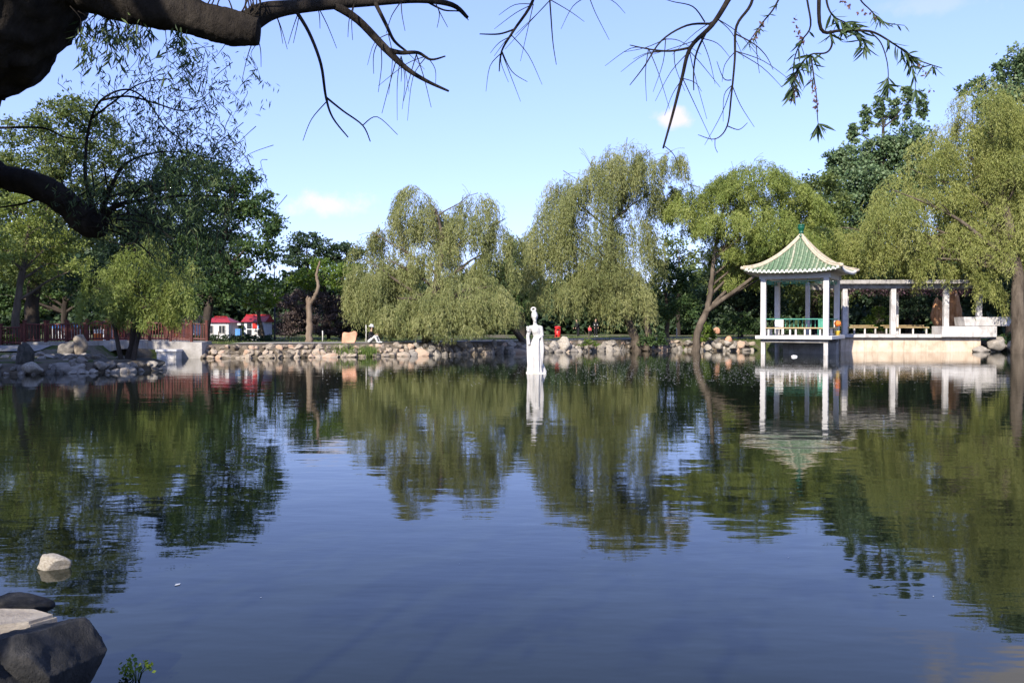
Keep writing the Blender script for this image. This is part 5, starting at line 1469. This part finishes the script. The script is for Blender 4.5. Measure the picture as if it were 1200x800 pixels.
spray([(948, -66, D5, 3), (945, -10, D5, 1.2), (950, 30, D5, 1), (938, 50, D5, .8), (930, 75, D5, .6), (930, 108, D5, .4)], [(.45, .8), (.92, 1)], 26)
spray([(930, -70, D5, 3), (920, -20, D5, 1.2), (908, 8, D5, 1), (895, 25, D5, .8), (884, 40, D5, .5), (876, 52, D5, .3)], [(.35, 1)], 26, .045, .07)
spray([(985, 36, D5, 1), (1002, 40, D5, .8), (1012, 48, D5, .6), (1014, 58, D5, .4)], [(.3, 1)], 26)
spray([(1020, 38, D5, .8), (1032, 50, D5, .7), (1039, 70, D5, .6), (1041, 88, D5, .5), (1040, 102, D5, .3)], [(.75, 1)], 26)
spray([(1062, 60, D5, .8), (1068, 74, D5, .6), (1072, 92, D5, .5), (1073, 106, D5, .3)], [(.1, 1)], 16)
spray([(1000, -62, D5, 2), (1005, -8, D5, .9), (1020, 12, D5, .7), (1036, 26, D5, .6), (1060, 30, D5, .3)], [(.5, 1)], 24, .05, .075)
spray([(975, -66, D5, 3), (968, -10, D5, 1.4), (974, 16, D5, .9), (990, 26, D5, .6), (1002, 28, D5, .3)], [(.45, 1)], 30)
CK = []
for pts_ in (((951, 92), (955, 112), (958, 132)), ((930, 20), (936, 40), (940, 52)), ((895, 25), (886, 40), (878, 52)), ((1072, 70), (1084, 86), (1092, 108)), ((985, 0), (1000, 12), (1030, 22)), ((936, 85), (932, 105), (930, 118))):
    for _ in range(26):
        f = random.random(); q = f * (len(pts_) - 1); i_ = min(int(q), len(pts_) - 2); q -= i_
        CK.append(tuple(P(pts_[i_][0] * (1 - q) + pts_[i_ + 1][0] * q + random.gauss(0, 1.6), pts_[i_][1] * (1 - q) + pts_[i_ + 1][1] * q, D5 + random.uniform(-.02, .02))))
CK = np.array(CK); n = len(CK)
ck = leaves('catkins', CK - np.array(NW.location), rng.normal(size=(n, 3)), np.full(n, .024), np.full(n, .015), rng.random(n), M['catkin'], NW); tag(ck, kind='stuff')

# leafy side: lower bough with twigs, and hanging strands below the big limb
bough = [P(-140, 110, 5.3), P(-60, 170, 5.4), P(0, 205, 5.5), P(40, 216, 5.5), P(78, 238, 5.55), P(104, 262, 5.6), P(122, 262, 5.6)]
nearpart('bough', bark_tube('bough', (bough, [.16, .12, .082, .080, .084, .09, .06]), 30, 16, .09, 11), M['bark_near'])
tw = []
def twig(lst): tw.append(bp(lst, 5))
twig([(112, 258, 5.6, 4), (100, 205, 5.6, 2.2), (104, 150, 5.6, 1.6), (118, 118, 5.55, 1.3), (148, 105, 5.5, 1.1), (172, 118, 5.5, 1.1), (195, 150, 5.5, .8), (216, 166, 5.5, .4)])
twig([(118, 118, 5.55, 1.5), (150, 113, 5.5, 1.3), (185, 122, 5.45, 1), (215, 130, 5.4, .7), (250, 122, 5.4, .3)])
twig([(106, 140, 5.6, 1.4), (135, 118, 5.55, 1.1), (165, 98, 5.5, .8), (205, 92, 5.5, .4)])
twig([(120, 255, 5.6, 5), (140, 240, 5.6, 3), (180, 233, 5.6, 1.6), (230, 229, 5.6, .9), (285, 232, 5.6, .4)])
twig([(118, 250, 5.6, 4), (132, 215, 5.6, 2.4), (150, 190, 5.6, 1.6), (190, 178, 5.6, 1), (230, 180, 5.6, .4)])
twig([(60, 226, 5.5, 2), (30, 238, 5.5, 1.4), (0, 243, 5.5, 1)])
twig([(0, 150, 5.5, 1.6), (50, 150, 5.5, 1.2), (80, 162, 5.55, .8), (120, 160, 5.55, .3)])
for k in range(34):
    x0, y0 = random.uniform(60, 165), random.uniform(225, 268)
    a = random.uniform(-2.9, .9); L = random.uniform(25, 90)
    dx, dy = math.cos(a) * L, math.sin(a) * L * .6
    twig([(x0, y0, 5.6, 1.0), (x0 + dx * .5, y0 + dy * .5 + random.uniform(-8, 8), 5.6 + random.uniform(-.3, .3), .9), (x0 + dx, y0 + dy + random.uniform(-10, 18), 5.6 + random.uniform(-.4, .4), .35)])
nearpart('twigs', tubes('twigs', tw, 5), M['bark_near'])
NC, ND, NL, NV = [], [], [], []
STR = []
def near_strand(px, py, d, length, n, spread=.55, sx=0.0, lmin=.05, lmax=.095):
    v0 = random.uniform(.1, .75)
    if random.random() < .45: STR.append(smooth_path([P(px - sx * .5 - random.uniform(-20, 20), py - random.uniform(0, 22), d), P(px, py, d), P(px + sx * .55, py + length * .45, d), P(px + sx, py + length * .95, d)], [.0028, .002, .0014, .0007], 3))
    for _ in range(n):
        t_ = random.random()
        q = P(px + sx * t_ + random.uniform(-3, 3), py + length * t_, d)
        NC.append((q.x, q.y + random.uniform(-.06, .06), q.z)); ND.append((random.gauss(0, spread), random.gauss(0, spread), -1 + random.uniform(0, .5)))
        NL.append(random.uniform(lmin, lmax)); NV.append(v0 + random.uniform(-.2, .2))
for k in range(40): near_strand(random.uniform(94, 180), random.uniform(8, 34), random.uniform(4.2, 5), random.uniform(20, 55), 12, .5, 0, .04, .08)
for k in range(12): near_strand(random.uniform(194, 226), random.uniform(16, 60), 4.4, random.uniform(18, 48), 10, .5, 0, .04, .08)
sm = dict(lmin=.03, lmax=.062)
for k in range(150):
    f = random.random()
    near_strand(random.gauss(228, 34) + 16 * math.sin(k), 60 + 130 * f + random.uniform(-25, 25), random.uniform(4.9, 6), random.uniform(14, 38), 11, .8, random.uniform(-30, 30), **sm)
for k in range(240):
    near_strand(random.gauss(205, 44), random.uniform(140, 250), random.uniform(5, 6.4), random.uniform(18, 55), 12, .75, random.uniform(-28, 28), **sm)
for k in range(130):
    near_strand(random.uniform(160, 275), random.uniform(225, 285), random.uniform(5.2, 6.6), random.uniform(26, 70), 10, .6, random.uniform(-16, 16), **sm)
for k in range(170):
    near_strand(random.gauss(110, 42), random.gauss(225, 30), random.uniform(5.2, 6.4), random.uniform(14, 45), 10, .75, **sm)
for k in range(60):
    near_strand(random.uniform(50, 190), random.uniform(80, 180), random.uniform(5.2, 6.4), random.uniform(12, 34), 7, .75, **sm)
tag(nearpart('strand_twigs', tubes('strand_twigs', STR, 3), M['bark_near']), kind='stuff')
# crown above and behind the frame, on the sun side
crown = []
for k in range(20):
    crown.append((random.uniform(-9.5, -1.5), random.uniform(-4.5, 3.2), random.uniform(5.2, 9.0), random.uniform(1.0, 1.7), random.uniform(1.4, 3.4)))
for k in range(9):
    y_ = random.uniform(3.5, 8); crown.append((random.uniform(-5.5, 1), y_, 2 + .46 * y_ + 3.6, 1.2, 1.5))
C1, D1, L1, W1, V1 = weeping(crown, 85, (.20, .06), .6)
# keep the view and two sun gaps clear of the upper crown
pxx = 600 + 1000 * C1[:, 0] / np.maximum(C1[:, 1], .05); pyy = 379 - 1000 * (C1[:, 2] - EYE) / np.maximum(C1[:, 1], .05)
keep = ~((C1[:, 1] > .3) & (pxx > -130) & (pxx < 1330) & (pyy > -90))
ts = np.array(TO_SUN)
for g in ((-3.72, 6.95, .05), (-2.9, 5.0, .3), (-1.5, 5.5, 3.0)):
    rel = C1 - np.array(g); al = rel @ ts
    keep &= np.linalg.norm(rel - al[:, None] * ts, axis=1) > .42
C1, D1, L1, W1, V1 = C1[keep], D1[keep], L1[keep], W1[keep], V1[keep]
NC = np.array(NC); ND = np.array(ND); NL = np.array(NL); NV = np.array(NV)
o_ = np.array(NW.location)
lf = leaves('foliage', np.concatenate([NC, C1]) - o_, np.concatenate([ND, D1]), np.concatenate([NL, L1]), np.concatenate([NL * .17, W1]), np.concatenate([NV, V1]), M['near_leaf'], NW)
tag(lf, kind='stuff')
cp = []
for c_ in crown[:20]:
    a = Vector((-2.6, 4.2, 5.0)); b = Vector(c_[:3])
    cp.append(smooth_path([a, a.lerp(b, .5) + Vector((0, 0, .7)), b], [.12, .07, .02], 5))
nearpart('crown_branches', tubes('crown_branches', cp, 6), M['bark_near'])

# ------------------------------------------------------------------ small things on the water and shore
n = 6500
fx, fy = [], []
for _ in range(n):
    d = 2000 / random.triangular(38, 75, 44); px = random.choice((random.gauss(760, 90), random.gauss(930, 40), random.uniform(380, 1150)))
    fx.append((px - 600) / 1000 * d); fy.append(d)
for _ in range(110):
    d = random.uniform(6, 30); fx.append(random.uniform(-.55, .55) * d); fy.append(d)
fx = np.array(fx); fy = np.array(fy); ok = signed_dist(fx, fy) < -.2; fx, fy = fx[ok], fy[ok]; n = len(fx)
s_ = rng.uniform(.010, .036, n); s_[-100:] *= .3
a_ = rng.random(n) * 6.28
V = np.stack([np.stack([fx + s_ * np.cos(a_ + k * 1.57) * (1 if k % 2 else .6), fy + s_ * np.sin(a_ + k * 1.57), np.full(n, .004)], 1) for k in range(4)], 1).reshape(-1, 3)
fl = link('floating_fluff', np_mesh('floating_fluff', V, np.arange(4 * n).reshape(n, 4)), M['fluff']); tag(fl, 'white willow fluff and petals scattered over the water', 'fluff', None, 'stuff')
c = P(931, 418, 51.3)
sc_ = link('floating_scrap', rock_mesh('floating_scrap', 81, 3, 6, .3, True, .05), M['white_cloth']); sc_.location = (c.x, 51.3, .03); sc_.scale = (.2, .13, .08)
tag(sc_, 'crumpled white scrap floating in front of the pavilion piers', 'litter')
sp = empty('water_plant', (P(160, 790, 4.75).x, 4.75, -.05)); tag(sp, 'sprig of small round yellow green leaves at the near waterline', 'plant')
C_, st = [], []
for k in range(9):
    a = random.uniform(-.13, .13); b = random.uniform(-.08, .08); h_ = random.uniform(.07, .16)
    st.append(([(0, 0, 0), (a * .5, b * .5, h_ * .7), (a, b, h_)], [.004, .003, .002]))
    for q in range(9): C_.append((a + random.gauss(0, .018), b + random.gauss(0, .018), h_ + random.gauss(0, .015)))
link('stems', tubes('stems', st, 5), M['reed'], sp)
C_ = np.array(C_); n = len(C_)
leaves('foliage', C_, rng.normal(size=(n, 3)) + np.array([0, 0, .4]), np.full(n, .026), np.full(n, .022), rng.uniform(.4, 1, n), M['lime'], sp)
